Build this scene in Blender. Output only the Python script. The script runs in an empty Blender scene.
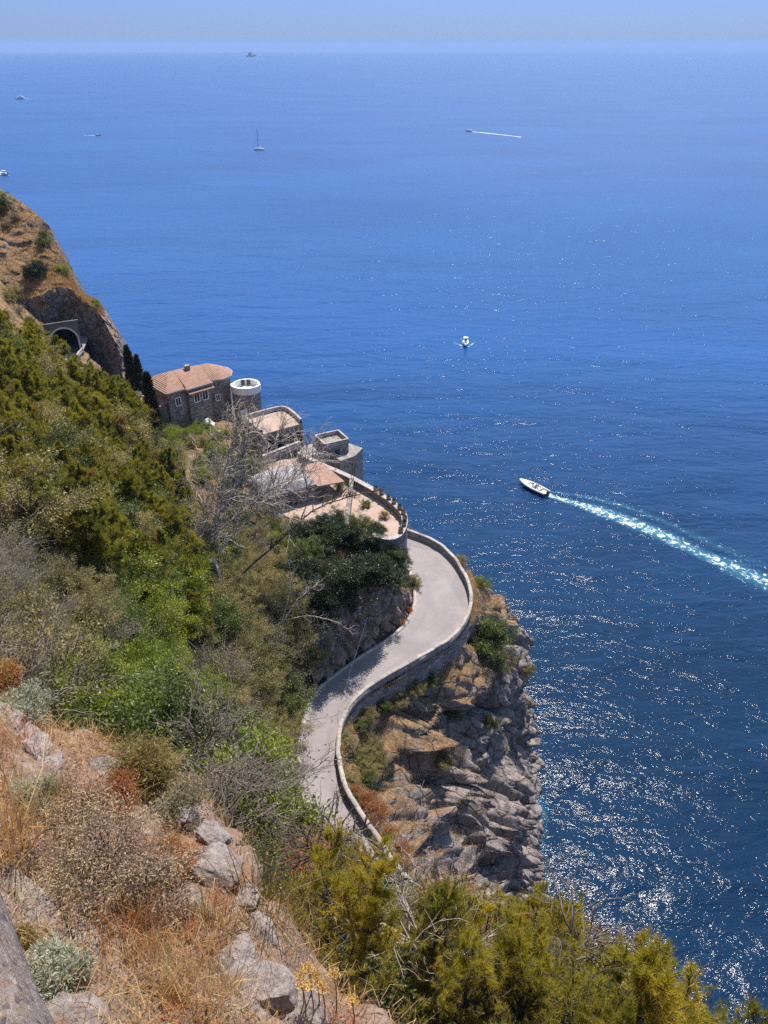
import bpy, bmesh, math, random
import numpy as np
from mathutils import Vector

R = math.radians
scene = bpy.context.scene
col = scene.collection

# ------------------------------------------------------------------ camera, sky, sun, exposure
CAM_Z = 110.0
PITCH = 31.2
FPX = 770.0
cam_d = bpy.data.cameras.new('camera')
cam = bpy.data.objects.new('camera', cam_d)
col.objects.link(cam)
cam.location = (0, 0, CAM_Z)
cam.rotation_euler = (R(90 - PITCH), 0, 0)
cam_d.sensor_fit = 'VERTICAL'
cam_d.sensor_height = 36.0
cam_d.lens = 36.0 * FPX / 1024.0
cam_d.clip_start = 0.05
cam_d.clip_end = 120000
scene.camera = cam

SUN_EL, SUN_AZ = 61.5, 18.0
world = bpy.data.worlds.new('World')
scene.world = world
world.use_nodes = True
wn = world.node_tree
sky = wn.nodes.new('ShaderNodeTexSky')
sky.sky_type = 'NISHITA'
sky.sun_disc = False
sky.sun_elevation = R(SUN_EL)
sky.sun_rotation = R(SUN_AZ)
sky.altitude = 100
sky.air_density = 1.0
sky.dust_density = 0.3
sky.ozone_density = 2.0
bg = wn.nodes['Background']
bg.inputs['Strength'].default_value = 0.15
tc = wn.nodes.new('ShaderNodeTexCoord')          # clear summer air: the band over the horizon is a soft blue
sxyz = wn.nodes.new('ShaderNodeSeparateXYZ')
wn.links.new(tc.outputs['Generated'], sxyz.inputs[0])
mr = wn.nodes.new('ShaderNodeMapRange'); mr.interpolation_type = 'SMOOTHSTEP'
for k_, v_ in zip((1, 2, 3, 4), (0.02, 0.45, 1.0, 0.0)): mr.inputs[k_].default_value = v_
wn.links.new(sxyz.outputs['Z'], mr.inputs[0])
tint = wn.nodes.new('ShaderNodeMix')
tint.data_type = 'RGBA'; tint.blend_type = 'MULTIPLY'
tint.inputs[7].default_value = (0.178, 0.250, 0.53, 1)
wn.links.new(mr.outputs[0], tint.inputs[0])
wn.links.new(sky.outputs[0], tint.inputs[6])
wn.links.new(tint.outputs[2], bg.inputs[0])

sun_d = bpy.data.lights.new('sun', 'SUN')
sun_d.energy = 4.8
sun_d.angle = R(0.53)
sun_d.color = (1.0, 0.94, 0.86)
sun = bpy.data.objects.new('sun', sun_d)
col.objects.link(sun)
S = Vector((math.sin(R(SUN_AZ)) * math.cos(R(SUN_EL)), math.cos(R(SUN_AZ)) * math.cos(R(SUN_EL)), math.sin(R(SUN_EL))))
sun.rotation_euler = S.to_track_quat('Z', 'Y').to_euler()

vs = scene.view_settings
vs.view_transform = 'Standard'
vs.look = 'None'
vs.exposure = 0.66
vs.gamma = 1.0
vs.use_curve_mapping = False
scene.cycles.max_bounces = 6
scene.cycles.diffuse_bounces = 2
scene.cycles.glossy_bounces = 2
scene.cycles.transmission_bounces = 3
scene.cycles.transparent_max_bounces = 8
scene.cycles.volume_bounces = 0
scene.cycles.caustics_reflective = False
scene.cycles.caustics_refractive = False
scene.cycles.use_denoising = False
scene.cycles.sample_clamp_direct = 8.0
scene.cycles.sample_clamp_indirect = 4.0

# ------------------------------------------------------------------ viewing rays (to measure real positions)
CP, SP = math.cos(R(PITCH)), math.sin(R(PITCH))

def ray(px, py):
    x = (px - 384) / FPX
    y = (512 - py) / FPX
    return np.array([x, CP + SP * y, -SP + CP * y])

def at(px, py, z):
    d = ray(px, py)
    t = (z - CAM_Z) / d[2]
    return np.array([d[0] * t, d[1] * t, z])

def deep(px, py, t):
    d = ray(px, py)
    return np.array([0, 0, CAM_Z]) + d * t

def project(p):
    x, y, z = p[0], p[1], p[2] - CAM_Z
    dep = y * CP - z * SP
    up = y * SP + z * CP
    return 384 + FPX * x / dep, 512 - FPX * up / dep, dep

# ------------------------------------------------------------------ noise in numpy
def _hash(ix, iy, iz, seed):
    h = (ix.astype(np.int64) * 374761393 + iy.astype(np.int64) * 668265263 + iz.astype(np.int64) * 2147483647 + seed * 144665) & 0xffffffff
    h = ((h ^ (h >> 13)) * 1274126177) & 0xffffffff
    h = ((h ^ (h >> 16)) * 2246822519) & 0xffffffff
    return ((h ^ (h >> 15)) & 0xffffff) / float(0xffffff)

def vnoise(p, seed=0):
    p = np.asarray(p, float)
    i = np.floor(p).astype(np.int64)
    f = p - i
    u = f * f * f * (f * (f * 6 - 15) + 10)
    out = 0
    for dx in (0, 1):
        for dy in (0, 1):
            for dz in (0, 1):
                w = (u[:, 0] if dx else 1 - u[:, 0]) * (u[:, 1] if dy else 1 - u[:, 1]) * (u[:, 2] if dz else 1 - u[:, 2])
                out = out + w * _hash(i[:, 0] + dx, i[:, 1] + dy, i[:, 2] + dz, seed)
    return out * 2 - 1

def fbm(p, octv=4, seed=0, gain=0.5):
    p = np.asarray(p, float)
    a, s, t = 1.0, 0.0, 0.0
    for k in range(octv):
        s = s + a * vnoise(p * (2.03 ** k) + 17.3 * k, seed + k)
        t += a
        a *= gain
    return s / t

def worley(p, seed=0):
    """distance to nearest, second nearest and the nearest cell's random value"""
    p = np.asarray(p, float)
    i = np.floor(p).astype(np.int64)
    n = len(p)
    d1 = np.full(n, 9.0); d2 = np.full(n, 9.0); cid = np.zeros(n)
    for dx in (-1, 0, 1):
        for dy in (-1, 0, 1):
            for dz in (-1, 0, 1):
                cx, cy, cz = i[:, 0] + dx, i[:, 1] + dy, i[:, 2] + dz
                q = np.stack([cx + _hash(cx, cy, cz, seed), cy + _hash(cx, cy, cz, seed + 1), cz + _hash(cx, cy, cz, seed + 2)], 1)
                d = np.sqrt(((p - q) ** 2).sum(1))
                c = _hash(cx, cy, cz, seed + 3)
                near = d < d1
                d2 = np.where(near, d1, np.minimum(d2, d))
                cid = np.where(near, c, cid)
                d1 = np.where(near, d, d1)
    return d1, d2, cid

# ------------------------------------------------------------------ mesh helpers
class MB:
    """collects polygons; build() links them as one mesh object"""
    def __init__(self):
        self.v, self.f, self.n = [], [], 0
    def add(self, verts, faces):
        verts = np.asarray(verts, float).reshape(-1, 3)
        for fc in faces:
            self.f.append(tuple(int(k) + self.n for k in fc))
        self.v.append(verts)
        self.n += len(verts)
    def box(self, c, s, rz=0.0):
        x, y, z = s[0] / 2, s[1] / 2, s[2] / 2
        v = np.array([[-x, -y, -z], [x, -y, -z], [x, y, -z], [-x, y, -z], [-x, -y, z], [x, -y, z], [x, y, z], [-x, y, z]])
        ca, sa = math.cos(rz), math.sin(rz)
        v = np.stack([v[:, 0] * ca - v[:, 1] * sa + c[0], v[:, 0] * sa + v[:, 1] * ca + c[1], v[:, 2] + c[2]], 1)
        self.add(v, [(0, 3, 2, 1), (4, 5, 6, 7), (0, 1, 5, 4), (1, 2, 6, 5), (2, 3, 7, 6), (3, 0, 4, 7)])
    def prism(self, pts, z0, z1, cap=True):
        n = len(pts)
        p = np.asarray(pts, float)
        z0 = np.broadcast_to(z0, n); z1 = np.broadcast_to(z1, n)
        v = np.concatenate([np.column_stack([p[:, 0], p[:, 1], z0]), np.column_stack([p[:, 0], p[:, 1], z1])])
        f = [(k, (k + 1) % n, (k + 1) % n + n, k + n) for k in range(n)]
        if cap:
            f += [tuple(range(n - 1, -1, -1)), tuple(range(n, 2 * n))]
        self.add(v, f)
    def tube(self, pts, radii, sides=6, cap=True):
        v, f = tube_arrays(pts, radii, sides)
        f = [tuple(q) for q in f]
        m = len(pts)
        if cap:
            f += [tuple(range(sides - 1, -1, -1)), tuple(range((m - 1) * sides, m * sides))]
        self.add(v, f)
    def grid(self, P):
        """P: (m, n, 3) lattice of points"""
        m, n = P.shape[:2]
        f = [(a * n + b, a * n + b + 1, (a + 1) * n + b + 1, (a + 1) * n + b) for a in range(m - 1) for b in range(n - 1)]
        self.add(P.reshape(-1, 3), f)
    def build(self, name, mat, parent=None, smooth=False):
        me = bpy.data.meshes.new(name)
        me.from_pydata(np.concatenate(self.v).tolist(), [], self.f)
        return link(name, me, mat, parent, smooth)

def link(name, me, mat, parent=None, smooth=False):
    if smooth:
        me.polygons.foreach_set('use_smooth', np.ones(len(me.polygons), bool))
    me.materials.append(mat)
    me.update()
    o = bpy.data.objects.new(name, me)
    col.objects.link(o)
    if parent is not None:
        o.parent = parent
    return o

def mesh_np(name, V, F):
    """fast mesh from numpy: F is a list of (k, n) index arrays"""
    me = bpy.data.meshes.new(name)
    V = np.asarray(V, np.float32)
    me.vertices.add(len(V))
    me.vertices.foreach_set('co', V.ravel())
    F = [np.asarray(q, np.int32) for q in F if len(q)]
    tot = np.concatenate([np.full(len(q), q.shape[1], np.int32) for q in F])
    loops = np.concatenate([q.ravel() for q in F])
    me.loops.add(len(loops))
    me.loops.foreach_set('vertex_index', loops)
    me.polygons.add(len(tot))
    start = np.concatenate([[0], np.cumsum(tot)[:-1]]).astype(np.int32)
    me.polygons.foreach_set('loop_start', start)
    me.polygons.foreach_set('loop_total', tot)
    me.update(calc_edges=True)
    me.validate()
    return me

def grid_np(name, P):
    m, n = P.shape[:2]
    a = np.arange(m - 1)[:, None] * n + np.arange(n - 1)[None, :]
    q = np.stack([a, a + 1, a + n + 1, a + n], -1).reshape(-1, 4)
    return mesh_np(name, P.reshape(-1, 3), [q])

def tube_arrays(pts, radii, sides):
    pts = np.asarray(pts, float)
    m = len(pts)
    radii = np.broadcast_to(radii, m)
    tan = np.gradient(pts, axis=0)
    tan /= np.linalg.norm(tan, axis=1, keepdims=True) + 1e-9
    ref = np.array([0.0, 0, 1]) if abs(tan[0][2]) < 0.9 else np.array([1.0, 0, 0])
    u = np.cross(tan, ref); u /= np.linalg.norm(u, axis=1, keepdims=True) + 1e-9
    w = np.cross(tan, u)
    a = np.arange(sides) * 2 * math.pi / sides
    ring = u[:, None, :] * np.cos(a)[None, :, None] + w[:, None, :] * np.sin(a)[None, :, None]
    V = (pts[:, None, :] + ring * radii[:, None, None]).reshape(-1, 3)
    k = np.arange(m - 1)[:, None] * sides
    j = np.arange(sides)[None, :]
    j2 = (j + 1) % sides
    F = np.stack([k + j, k + j2, k + sides + j2, k + sides + j], -1).reshape(-1, 4)
    return V, F

def tubes_np(name, segs, sides=4):
    Vs, Fs, n = [], [], 0
    for pts, rad in segs:
        v, f = tube_arrays(pts, rad, sides)
        Vs.append(v); Fs.append(f + n); n += len(v)
    return mesh_np(name, np.concatenate(Vs), [np.concatenate(Fs)])

def tag(o, label=None, cat=None, group=None, kind=None):
    if label: o['label'] = label
    if cat: o['category'] = cat
    if group: o['group'] = group
    if kind: o['kind'] = kind
    return o

def empty(name, loc=(0, 0, 0), rz=0.0):
    o = bpy.data.objects.new(name, None)
    col.objects.link(o)
    o.location = tuple(float(c) for c in loc)
    o.rotation_euler = (0, 0, rz)
    o.empty_display_size = 0.2
    return o

def spline(pts, step=0.5):
    """Catmull-Rom through pts, resampled evenly"""
    p = np.asarray(pts, float)
    p = np.vstack([2 * p[0] - p[1], p, 2 * p[-1] - p[-2]])
    out = []
    for k in range(1, len(p) - 2):
        t = np.linspace(0, 1, 24, endpoint=False)[:, None]
        a, b, c, d = p[k - 1], p[k], p[k + 1], p[k + 2]
        out.append(0.5 * (2 * b + (c - a) * t + (2 * a - 5 * b + 4 * c - d) * t ** 2 + (3 * b - a - 3 * c + d) * t ** 3))
    out.append(p[-2][None])
    q = np.vstack(out)
    s = np.concatenate([[0], np.cumsum(np.linalg.norm(np.diff(q, axis=0), axis=1))])
    m = max(2, int(round(s[-1] / step)) + 1)
    u = np.linspace(0, s[-1], m)
    return np.stack([np.interp(u, s, q[:, k]) for k in range(q.shape[1])], 1)

def resample(pts, n):
    q = np.asarray(pts, float)
    s = np.concatenate([[0], np.cumsum(np.linalg.norm(np.diff(q, axis=0), axis=1))])
    u = np.linspace(0, s[-1], n)
    return np.stack([np.interp(u, s, q[:, k]) for k in range(q.shape[1])], 1)

def normals2d(p):
    t = np.gradient(p[:, :2], axis=0)
    t /= np.linalg.norm(t, axis=1, keepdims=True) + 1e-9
    return np.stack([-t[:, 1], t[:, 0]], 1)          # left of travel

# ------------------------------------------------------------------ materials
def new_mat(name):
    m = bpy.data.materials.new(name)
    m.use_nodes = True
    nt = m.node_tree
    return m, nt, nt.nodes['Principled BSDF'], nt.nodes['Material Output']

def noise_node(nt, scale, detail=4, rough=0.6, vec=None, dist=0.0):
    n = nt.nodes.new('ShaderNodeTexNoise')
    n.inputs['Scale'].default_value = scale
    n.inputs['Detail'].default_value = detail
    n.inputs['Roughness'].default_value = rough
    n.inputs['Distortion'].default_value = dist
    if vec is not None:
        nt.links.new(vec, n.inputs['Vector'])
    return n.outputs['Fac']

def ramp(nt, fac, stops):
    r = nt.nodes.new('ShaderNodeValToRGB')
    e = r.color_ramp.elements
    while len(e) < len(stops):
        e.new(0.5)
    for k, (p, c) in enumerate(stops):
        e[k].position = p
        e[k].color = (*c, 1) if len(c) == 3 else c
    nt.links.new(fac, r.inputs[0])
    return r.outputs[0]

def mixc(nt, fac, a, b, mode='MIX'):
    m = nt.nodes.new('ShaderNodeMix')
    m.data_type = 'RGBA'
    m.blend_type = mode
    for s, v in ((m.inputs[0], fac), (m.inputs[6], a), (m.inputs[7], b)):
        if hasattr(v, 'is_linked') or hasattr(v, 'links'):
            nt.links.new(v, s)
        elif isinstance(v, (int, float)):
            s.default_value = v
        else:
            s.default_value = (*v, 1)
    return m.outputs[2]

def mathn(nt, op, a, b=None, c=None, clamp=False):
    m = nt.nodes.new('ShaderNodeMath')
    m.operation = op
    m.use_clamp = clamp
    for s, v in zip(m.inputs, (a, b, c)):
        if v is None: continue
        if isinstance(v, (int, float)): s.default_value = v
        else: nt.links.new(v, s)
    return m.outputs[0]

def mapr(nt, v, a, b, c=0.0, d=1.0, smooth=True):
    m = nt.nodes.new('ShaderNodeMapRange')
    m.interpolation_type = 'SMOOTHSTEP' if smooth else 'LINEAR'
    nt.links.new(v, m.inputs[0])
    for k, x in zip((1, 2, 3, 4), (a, b, c, d)):
        m.inputs[k].default_value = x
    return m.outputs[0]

def bump(nt, h, strength, dist, bs, normal=None):
    b = nt.nodes.new('ShaderNodeBump')
    b.inputs['Strength'].default_value = strength
    b.inputs['Distance'].default_value = dist
    nt.links.new(h, b.inputs['Height'])
    if normal is not None:
        nt.links.new(normal, b.inputs['Normal'])
    if bs is not None:
        nt.links.new(b.outputs[0], bs.inputs['Normal'])
    return b.outputs[0]

def position(nt):
    return nt.nodes.new('ShaderNodeNewGeometry').outputs['Position']

def objco(nt):
    return nt.nodes.new('ShaderNodeTexCoord').outputs['Object']

def scaled(nt, vec, s, rot=(0, 0, 0)):
    m = nt.nodes.new('ShaderNodeMapping')
    m.inputs['Scale'].default_value = s
    m.inputs['Rotation'].default_value = rot
    nt.links.new(vec, m.inputs['Vector'])
    return m.outputs[0]

def simple(name, base, rough=0.8, var=0.15, scale=3.0, bumpd=0.0, spec=0.3):
    m, nt, bs, out = new_mat(name)
    pos = objco(nt)
    n = noise_node(nt, scale, 5, 0.65, pos)
    lo = tuple(c * (1 - var * 1.6) for c in base)
    hi = tuple(min(1, c * (1 + var)) for c in base)
    c = ramp(nt, n, [(0.3, lo), (0.7, hi)])
    nt.links.new(c, bs.inputs['Base Color'])
    bs.inputs['Roughness'].default_value = rough
    bs.inputs['Specular IOR Level'].default_value = spec
    if bumpd:
        bump(nt, noise_node(nt, scale * 4, 5, 0.7, pos), 0.8, bumpd, bs)
    return m

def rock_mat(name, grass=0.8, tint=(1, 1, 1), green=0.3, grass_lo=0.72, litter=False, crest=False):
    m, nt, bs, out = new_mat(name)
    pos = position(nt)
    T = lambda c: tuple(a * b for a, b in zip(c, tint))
    big = noise_node(nt, 0.16, 5, 0.6, pos, 0.6)
    fine = noise_node(nt, 1.3, 8, 0.72, pos, 0.3)
    streak = noise_node(nt, 0.9, 5, 0.6, scaled(nt, pos, (1, 1, 0.18)), 0.5)
    c = ramp(nt, fine, [(0.28, T((0.10, 0.088, 0.08))), (0.48, T((0.25, 0.225, 0.205))), (0.66, T((0.40, 0.37, 0.34)))])
    c = mixc(nt, mapr(nt, big, 0.5, 0.68), c, mixc(nt, 0.45, c, T((0.34, 0.285, 0.24))))
    c = mixc(nt, mapr(nt, streak, 0.52, 0.70, 0, 0.75), c, T((0.11, 0.10, 0.10)))
    crack = nt.nodes.new('ShaderNodeTexVoronoi')
    crack.feature = 'DISTANCE_TO_EDGE'
    crack.inputs['Scale'].default_value = 0.34
    wv = nt.nodes.new('ShaderNodeVectorMath'); wv.operation = 'ADD'
    nn = nt.nodes.new('ShaderNodeTexNoise'); nn.inputs['Scale'].default_value = 0.8; nn.inputs['Detail'].default_value = 4
    nt.links.new(pos, nn.inputs['Vector'])
    nt.links.new(pos, wv.inputs[0]); nt.links.new(nn.outputs['Color'], wv.inputs[1])
    nt.links.new(wv.outputs[0], crack.inputs['Vector'])
    ck = mapr(nt, crack.outputs['Distance'], 0.0, 0.05, 1, 0)
    c = mixc(nt, mathn(nt, 'MULTIPLY', ck, 0.45), c, T((0.07, 0.06, 0.055)))
    # dry grass and soil that settle where the rock is flat enough
    geo = nt.nodes.new('ShaderNodeNewGeometry')
    sx = nt.nodes.new('ShaderNodeSeparateXYZ')
    nt.links.new(geo.outputs['True Normal'], sx.inputs[0])
    gn = noise_node(nt, 0.5, 6, 0.7, pos)
    up = mathn(nt, 'ADD', sx.outputs['Z'], mathn(nt, 'MULTIPLY_ADD', gn, 0.9, -0.45))
    if crest:                                          # grass takes hold along the crest first
        sz_ = nt.nodes.new('ShaderNodeSeparateXYZ')
        nt.links.new(pos, sz_.inputs[0])
        up = mathn(nt, 'ADD', up, mapr(nt, sz_.outputs['Z'], 43, 53, 0, 0.66))
    gm = mathn(nt, 'MULTIPLY', mapr(nt, up, grass_lo, grass_lo + 0.22), grass)
    gcol = ramp(nt, noise_node(nt, 2.2, 5, 0.7, pos), [(0.3, (0.13, 0.085, 0.045)), (0.5, (0.30, 0.165, 0.075)), (0.7, (0.40, 0.26, 0.14))])
    gcol = mixc(nt, mapr(nt, noise_node(nt, 0.35, 4, 0.6, pos), 0.5, 0.6, 0, green), gcol, (0.075, 0.085, 0.028))
    c = mixc(nt, gm, c, gcol)
    if litter:                                         # brown leaf litter under the scrub, bare earth only out on the headland
        sp_ = nt.nodes.new('ShaderNodeSeparateXYZ')
        nt.links.new(pos, sp_.inputs[0])
        yy = mathn(nt, 'ADD', sp_.outputs['Y'], mathn(nt, 'MULTIPLY_ADD', big, 30.0, -15.0))
        c = mixc(nt, mapr(nt, yy, 68, 82, 0.92, 0.0), c, ramp(nt, fine, [(0.3, (0.028, 0.022, 0.015)), (0.7, (0.075, 0.058, 0.038))]))
    nt.links.new(c, bs.inputs['Base Color'])
    bs.inputs['Roughness'].default_value = 0.92
    bs.inputs['Specular IOR Level'].default_value = 0.2
    h = mathn(nt, 'ADD', mathn(nt, 'MULTIPLY', fine, 1.0), mathn(nt, 'MULTIPLY', ck, -0.5))
    b1 = bump(nt, h, 1.0, 0.55, None)
    bump(nt, noise_node(nt, 7, 6, 0.7, pos), 0.7, 0.08, bs, b1)
    return m

def foliage_mat(name, cols, rough=0.55, trans=0.35, clump=1.1, odd=None, odd_amt=0.0):
    """leaf colours vary from leaf to leaf, from clump to clump and from plant to plant"""
    m, nt, bs, out = new_mat(name)
    geo = nt.nodes.new('ShaderNodeNewGeometry')
    oi = nt.nodes.new('ShaderNodeObjectInfo')
    co = objco(nt)
    ad = nt.nodes.new('ShaderNodeVectorMath'); ad.operation = 'ADD'
    mu = nt.nodes.new('ShaderNodeVectorMath'); mu.operation = 'SCALE'
    cmb = nt.nodes.new('ShaderNodeCombineXYZ')
    for k in range(3): nt.links.new(oi.outputs['Random'], cmb.inputs[k])
    nt.links.new(cmb.outputs[0], mu.inputs[0]); mu.inputs['Scale'].default_value = 37.0
    nt.links.new(co, ad.inputs[0]); nt.links.new(mu.outputs[0], ad.inputs[1])
    cl = noise_node(nt, clump, 2, 0.5, ad.outputs[0])
    f = mathn(nt, 'ADD', mathn(nt, 'MULTIPLY', geo.outputs['Random Per Island'], 0.38), mathn(nt, 'MULTIPLY_ADD', cl, 1.3, -0.34))
    f = mathn(nt, 'ADD', f, mathn(nt, 'MULTIPLY_ADD', oi.outputs['Random'], 0.3, -0.15))
    n = len(cols)
    c = ramp(nt, f, [(0.1 + 0.8 * k / (n - 1), cc) for k, cc in enumerate(cols)])
    if odd:
        on = noise_node(nt, clump * 0.9, 2, 0.5, scaled(nt, ad.outputs[0], (1.3, 1.3, 1.3), (0.6, 0.2, 1.0)))
        c = mixc(nt, mapr(nt, on, 0.66 - odd_amt, 0.72 - odd_amt), c, odd)
    nt.links.new(c, bs.inputs['Base Color'])
    bs.inputs['Roughness'].default_value = rough
    bs.inputs['Specular IOR Level'].default_value = 0.35
    tr = nt.nodes.new('ShaderNodeBsdfTranslucent')
    hs = nt.nodes.new('ShaderNodeHueSaturation')
    hs.inputs['Saturation'].default_value = 1.15
    hs.inputs['Value'].default_value = 1.35
    nt.links.new(c, hs.inputs['Color'])
    nt.links.new(hs.outputs[0], tr.inputs['Color'])
    mx = nt.nodes.new('ShaderNodeMixShader')
    mx.inputs[0].default_value = trans
    nt.links.new(bs.outputs[0], mx.inputs[1]); nt.links.new(tr.outputs[0], mx.inputs[2])
    nt.links.new(mx.outputs[0], out.inputs['Surface'])
    return m

M = {}
M['rock'] = rock_mat('sea_cliff_rock', 0.85, green=0.5, grass_lo=1.08, tint=(1.04, 0.97, 0.95), crest=True)
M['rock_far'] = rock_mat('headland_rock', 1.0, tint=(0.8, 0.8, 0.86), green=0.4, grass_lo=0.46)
M['soil'] = rock_mat('hillside_soil', 0.9, tint=(0.85, 0.8, 0.72), green=0.6, grass_lo=0.25, litter=True)
M['stone'] = simple('pale_limestone', (0.36, 0.315, 0.28), 0.9, 0.35, 4.0, 0.03)

m, nt, bs, out = new_mat('terrace_soil')
pos = position(nt)
c = ramp(nt, noise_node(nt, 5, 9, 0.75, pos), [(0.3, (0.12, 0.08, 0.062)), (0.5, (0.29, 0.195, 0.14)), (0.7, (0.46, 0.36, 0.29))])
c = mixc(nt, mapr(nt, noise_node(nt, 0.9, 4, 0.6, pos), 0.5, 0.62, 0, 0.7), c, (0.34, 0.15, 0.065))
nt.links.new(c, bs.inputs['Base Color']); bs.inputs['Roughness'].default_value = 0.95
bump(nt, noise_node(nt, 9, 9, 0.75, pos), 1.0, 0.07, bs)
M['terrace'] = m

m, nt, bs, out = new_mat('worn_asphalt')
pos = position(nt)
c = ramp(nt, noise_node(nt, 0.30, 6, 0.65, pos, 0.5), [(0.3, (0.195, 0.170, 0.165)), (0.7, (0.285, 0.250, 0.243))])
c = mixc(nt, mapr(nt, noise_node(nt, 3.0, 8, 0.8, pos), 0.35, 0.72, 0, 0.55), c, (0.175, 0.155, 0.15))
at_ = nt.nodes.new('ShaderNodeAttribute'); at_.attribute_name = 'across'
ab = mathn(nt, 'ABSOLUTE', mathn(nt, 'ADD', at_.outputs['Fac'], -0.5))
lane = mapr(nt, mathn(nt, 'ABSOLUTE', mathn(nt, 'ADD', ab, -0.24)), 0.0, 0.09, 0.30, 0)         # wheel tracks
c = mixc(nt, mathn(nt, 'MULTIPLY', lane, mapr(nt, noise_node(nt, 0.6, 5, 0.7, pos), 0.35, 0.6)), c, (0.15, 0.135, 0.13))
pv = nt.nodes.new('ShaderNodeTexVoronoi'); pv.inputs['Scale'].default_value = 0.13
nt.links.new(pos, pv.inputs['Vector'])
pc = nt.nodes.new('ShaderNodeSeparateColor'); nt.links.new(pv.outputs['Color'], pc.inputs[0])
c = mixc(nt, mapr(nt, pc.outputs[0], 0.72, 0.74, 0, 0.35), c, (0.155, 0.142, 0.14))               # tar patches
ck = nt.nodes.new('ShaderNodeTexVoronoi'); ck.inputs['Scale'].default_value = 0.5; ck.feature = 'DISTANCE_TO_EDGE'
wob = nt.nodes.new('ShaderNodeTexNoise'); wob.inputs['Scale'].default_value = 1.1; wob.inputs['Detail'].default_value = 5
nt.links.new(pos, wob.inputs['Vector'])
wa = nt.nodes.new('ShaderNodeVectorMath'); wa.operation = 'ADD'
nt.links.new(pos, wa.inputs[0]); nt.links.new(wob.outputs['Color'], wa.inputs[1]); nt.links.new(wa.outputs[0], ck.inputs['Vector'])
crk = mathn(nt, 'MULTIPLY', mapr(nt, ck.outputs['Distance'], 0.0, 0.012, 0.6, 0), mapr(nt, noise_node(nt, 0.25, 3, 0.5, pos), 0.5, 0.6))
c = mixc(nt, crk, c, (0.09, 0.08, 0.078))
edge = mapr(nt, ab, 0.36, 0.49, 0, 0.9)
c = mixc(nt, mathn(nt, 'MULTIPLY', edge, mapr(nt, noise_node(nt, 0.8, 7, 0.75, pos), 0.35, 0.65)), c, (0.30, 0.225, 0.165))
nt.links.new(c, bs.inputs['Base Color']); bs.inputs['Roughness'].default_value = 0.85
bump(nt, noise_node(nt, 12, 6, 0.7, pos), 0.5, 0.02, bs)
M['asphalt'] = m

def masonry(name, base, dark, scale=1.6, joint=0.04):
    m, nt, bs, out = new_mat(name)
    pos = position(nt)
    v = nt.nodes.new('ShaderNodeTexVoronoi'); v.inputs['Scale'].default_value = scale
    nt.links.new(scaled(nt, pos, (1, 1, 1.7)), v.inputs['Vector'])
    e = nt.nodes.new('ShaderNodeTexVoronoi'); e.inputs['Scale'].default_value = scale; e.feature = 'DISTANCE_TO_EDGE'
    nt.links.new(scaled(nt, pos, (1, 1, 1.7)), e.inputs['Vector'])
    sp = nt.nodes.new('ShaderNodeSeparateColor'); nt.links.new(v.outputs['Color'], sp.inputs[0])
    c = ramp(nt, sp.outputs[0], [(0.0, dark), (0.5, base), (1.0, tuple(min(1, k * 1.3) for k in base))])
    c = mixc(nt, mapr(nt, noise_node(nt, 0.6, 6, 0.7, pos), 0.4, 0.7, 0, 0.65), c, tuple(k * 0.62 for k in base))
    j = mapr(nt, e.outputs['Distance'], 0.0, joint * 1.5, 1, 0)
    c = mixc(nt, mathn(nt, 'MULTIPLY', j, 0.6), c, tuple(k * 0.7 for k in dark))
    nt.links.new(c, bs.inputs['Base Color']); bs.inputs['Roughness'].default_value = 0.92
    bs.inputs['Specular IOR Level'].default_value = 0.2
    h = mathn(nt, 'ADD', mathn(nt, 'MULTIPLY', j, -0.6), noise_node(nt, 4, 6, 0.7, pos))
    bump(nt, h, 0.9, 0.12, bs)
    return m
m, nt, bs, out = new_mat('viewpoint_wall_stone')
pos = position(nt)
c = ramp(nt, noise_node(nt, 22, 9, 0.8, pos), [(0.3, (0.16, 0.125, 0.105)), (0.5, (0.32, 0.25, 0.21)), (0.7, (0.45, 0.37, 0.32))])
c = mixc(nt, mapr(nt, noise_node(nt, 5, 6, 0.7, pos), 0.48, 0.62, 0, 0.7), c, (0.40, 0.27, 0.17))
nt.links.new(c, bs.inputs['Base Color']); bs.inputs['Roughness'].default_value = 0.95
gr = nt.nodes.new('ShaderNodeTexVoronoi'); gr.inputs['Scale'].default_value = 110
nt.links.new(pos, gr.inputs['Vector'])
gs = nt.nodes.new('ShaderNodeSeparateColor'); nt.links.new(gr.outputs['Color'], gs.inputs[0])
c = mixc(nt, mapr(nt, gs.outputs[0], 0.35, 0.9, 0, 0.55), c, (0.50, 0.41, 0.36))
c = mixc(nt, mapr(nt, gs.outputs[1], 0.80, 0.84, 0, 0.7), c, (0.12, 0.095, 0.085))
nt.links.new(c, bs.inputs['Base Color'])
b0 = bump(nt, noise_node(nt, 30, 9, 0.8, pos), 1.0, 0.03, None)
bump(nt, gr.outputs['Distance'], 0.8, 0.006, bs, b0)
M['wallstone'] = m
m, nt, bs, out = new_mat('limestone_blocks')
pos = position(nt)
c = ramp(nt, noise_node(nt, 14, 9, 0.8, pos), [(0.3, (0.13, 0.105, 0.095)), (0.5, (0.37, 0.31, 0.28)), (0.68, (0.54, 0.475, 0.43))])
c = mixc(nt, mapr(nt, noise_node(nt, 4, 6, 0.7, pos, 0.6), 0.5, 0.62, 0, 0.75), c, (0.27, 0.19, 0.155))
c = mixc(nt, mapr(nt, noise_node(nt, 9, 6, 0.7, pos, 1.0), 0.60, 0.66, 0, 0.8), c, (0.12, 0.115, 0.11))
nt.links.new(c, bs.inputs['Base Color']); bs.inputs['Roughness'].default_value = 0.95
pit = nt.nodes.new('ShaderNodeTexVoronoi'); pit.inputs['Scale'].default_value = 26
nt.links.new(pos, pit.inputs['Vector'])
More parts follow.
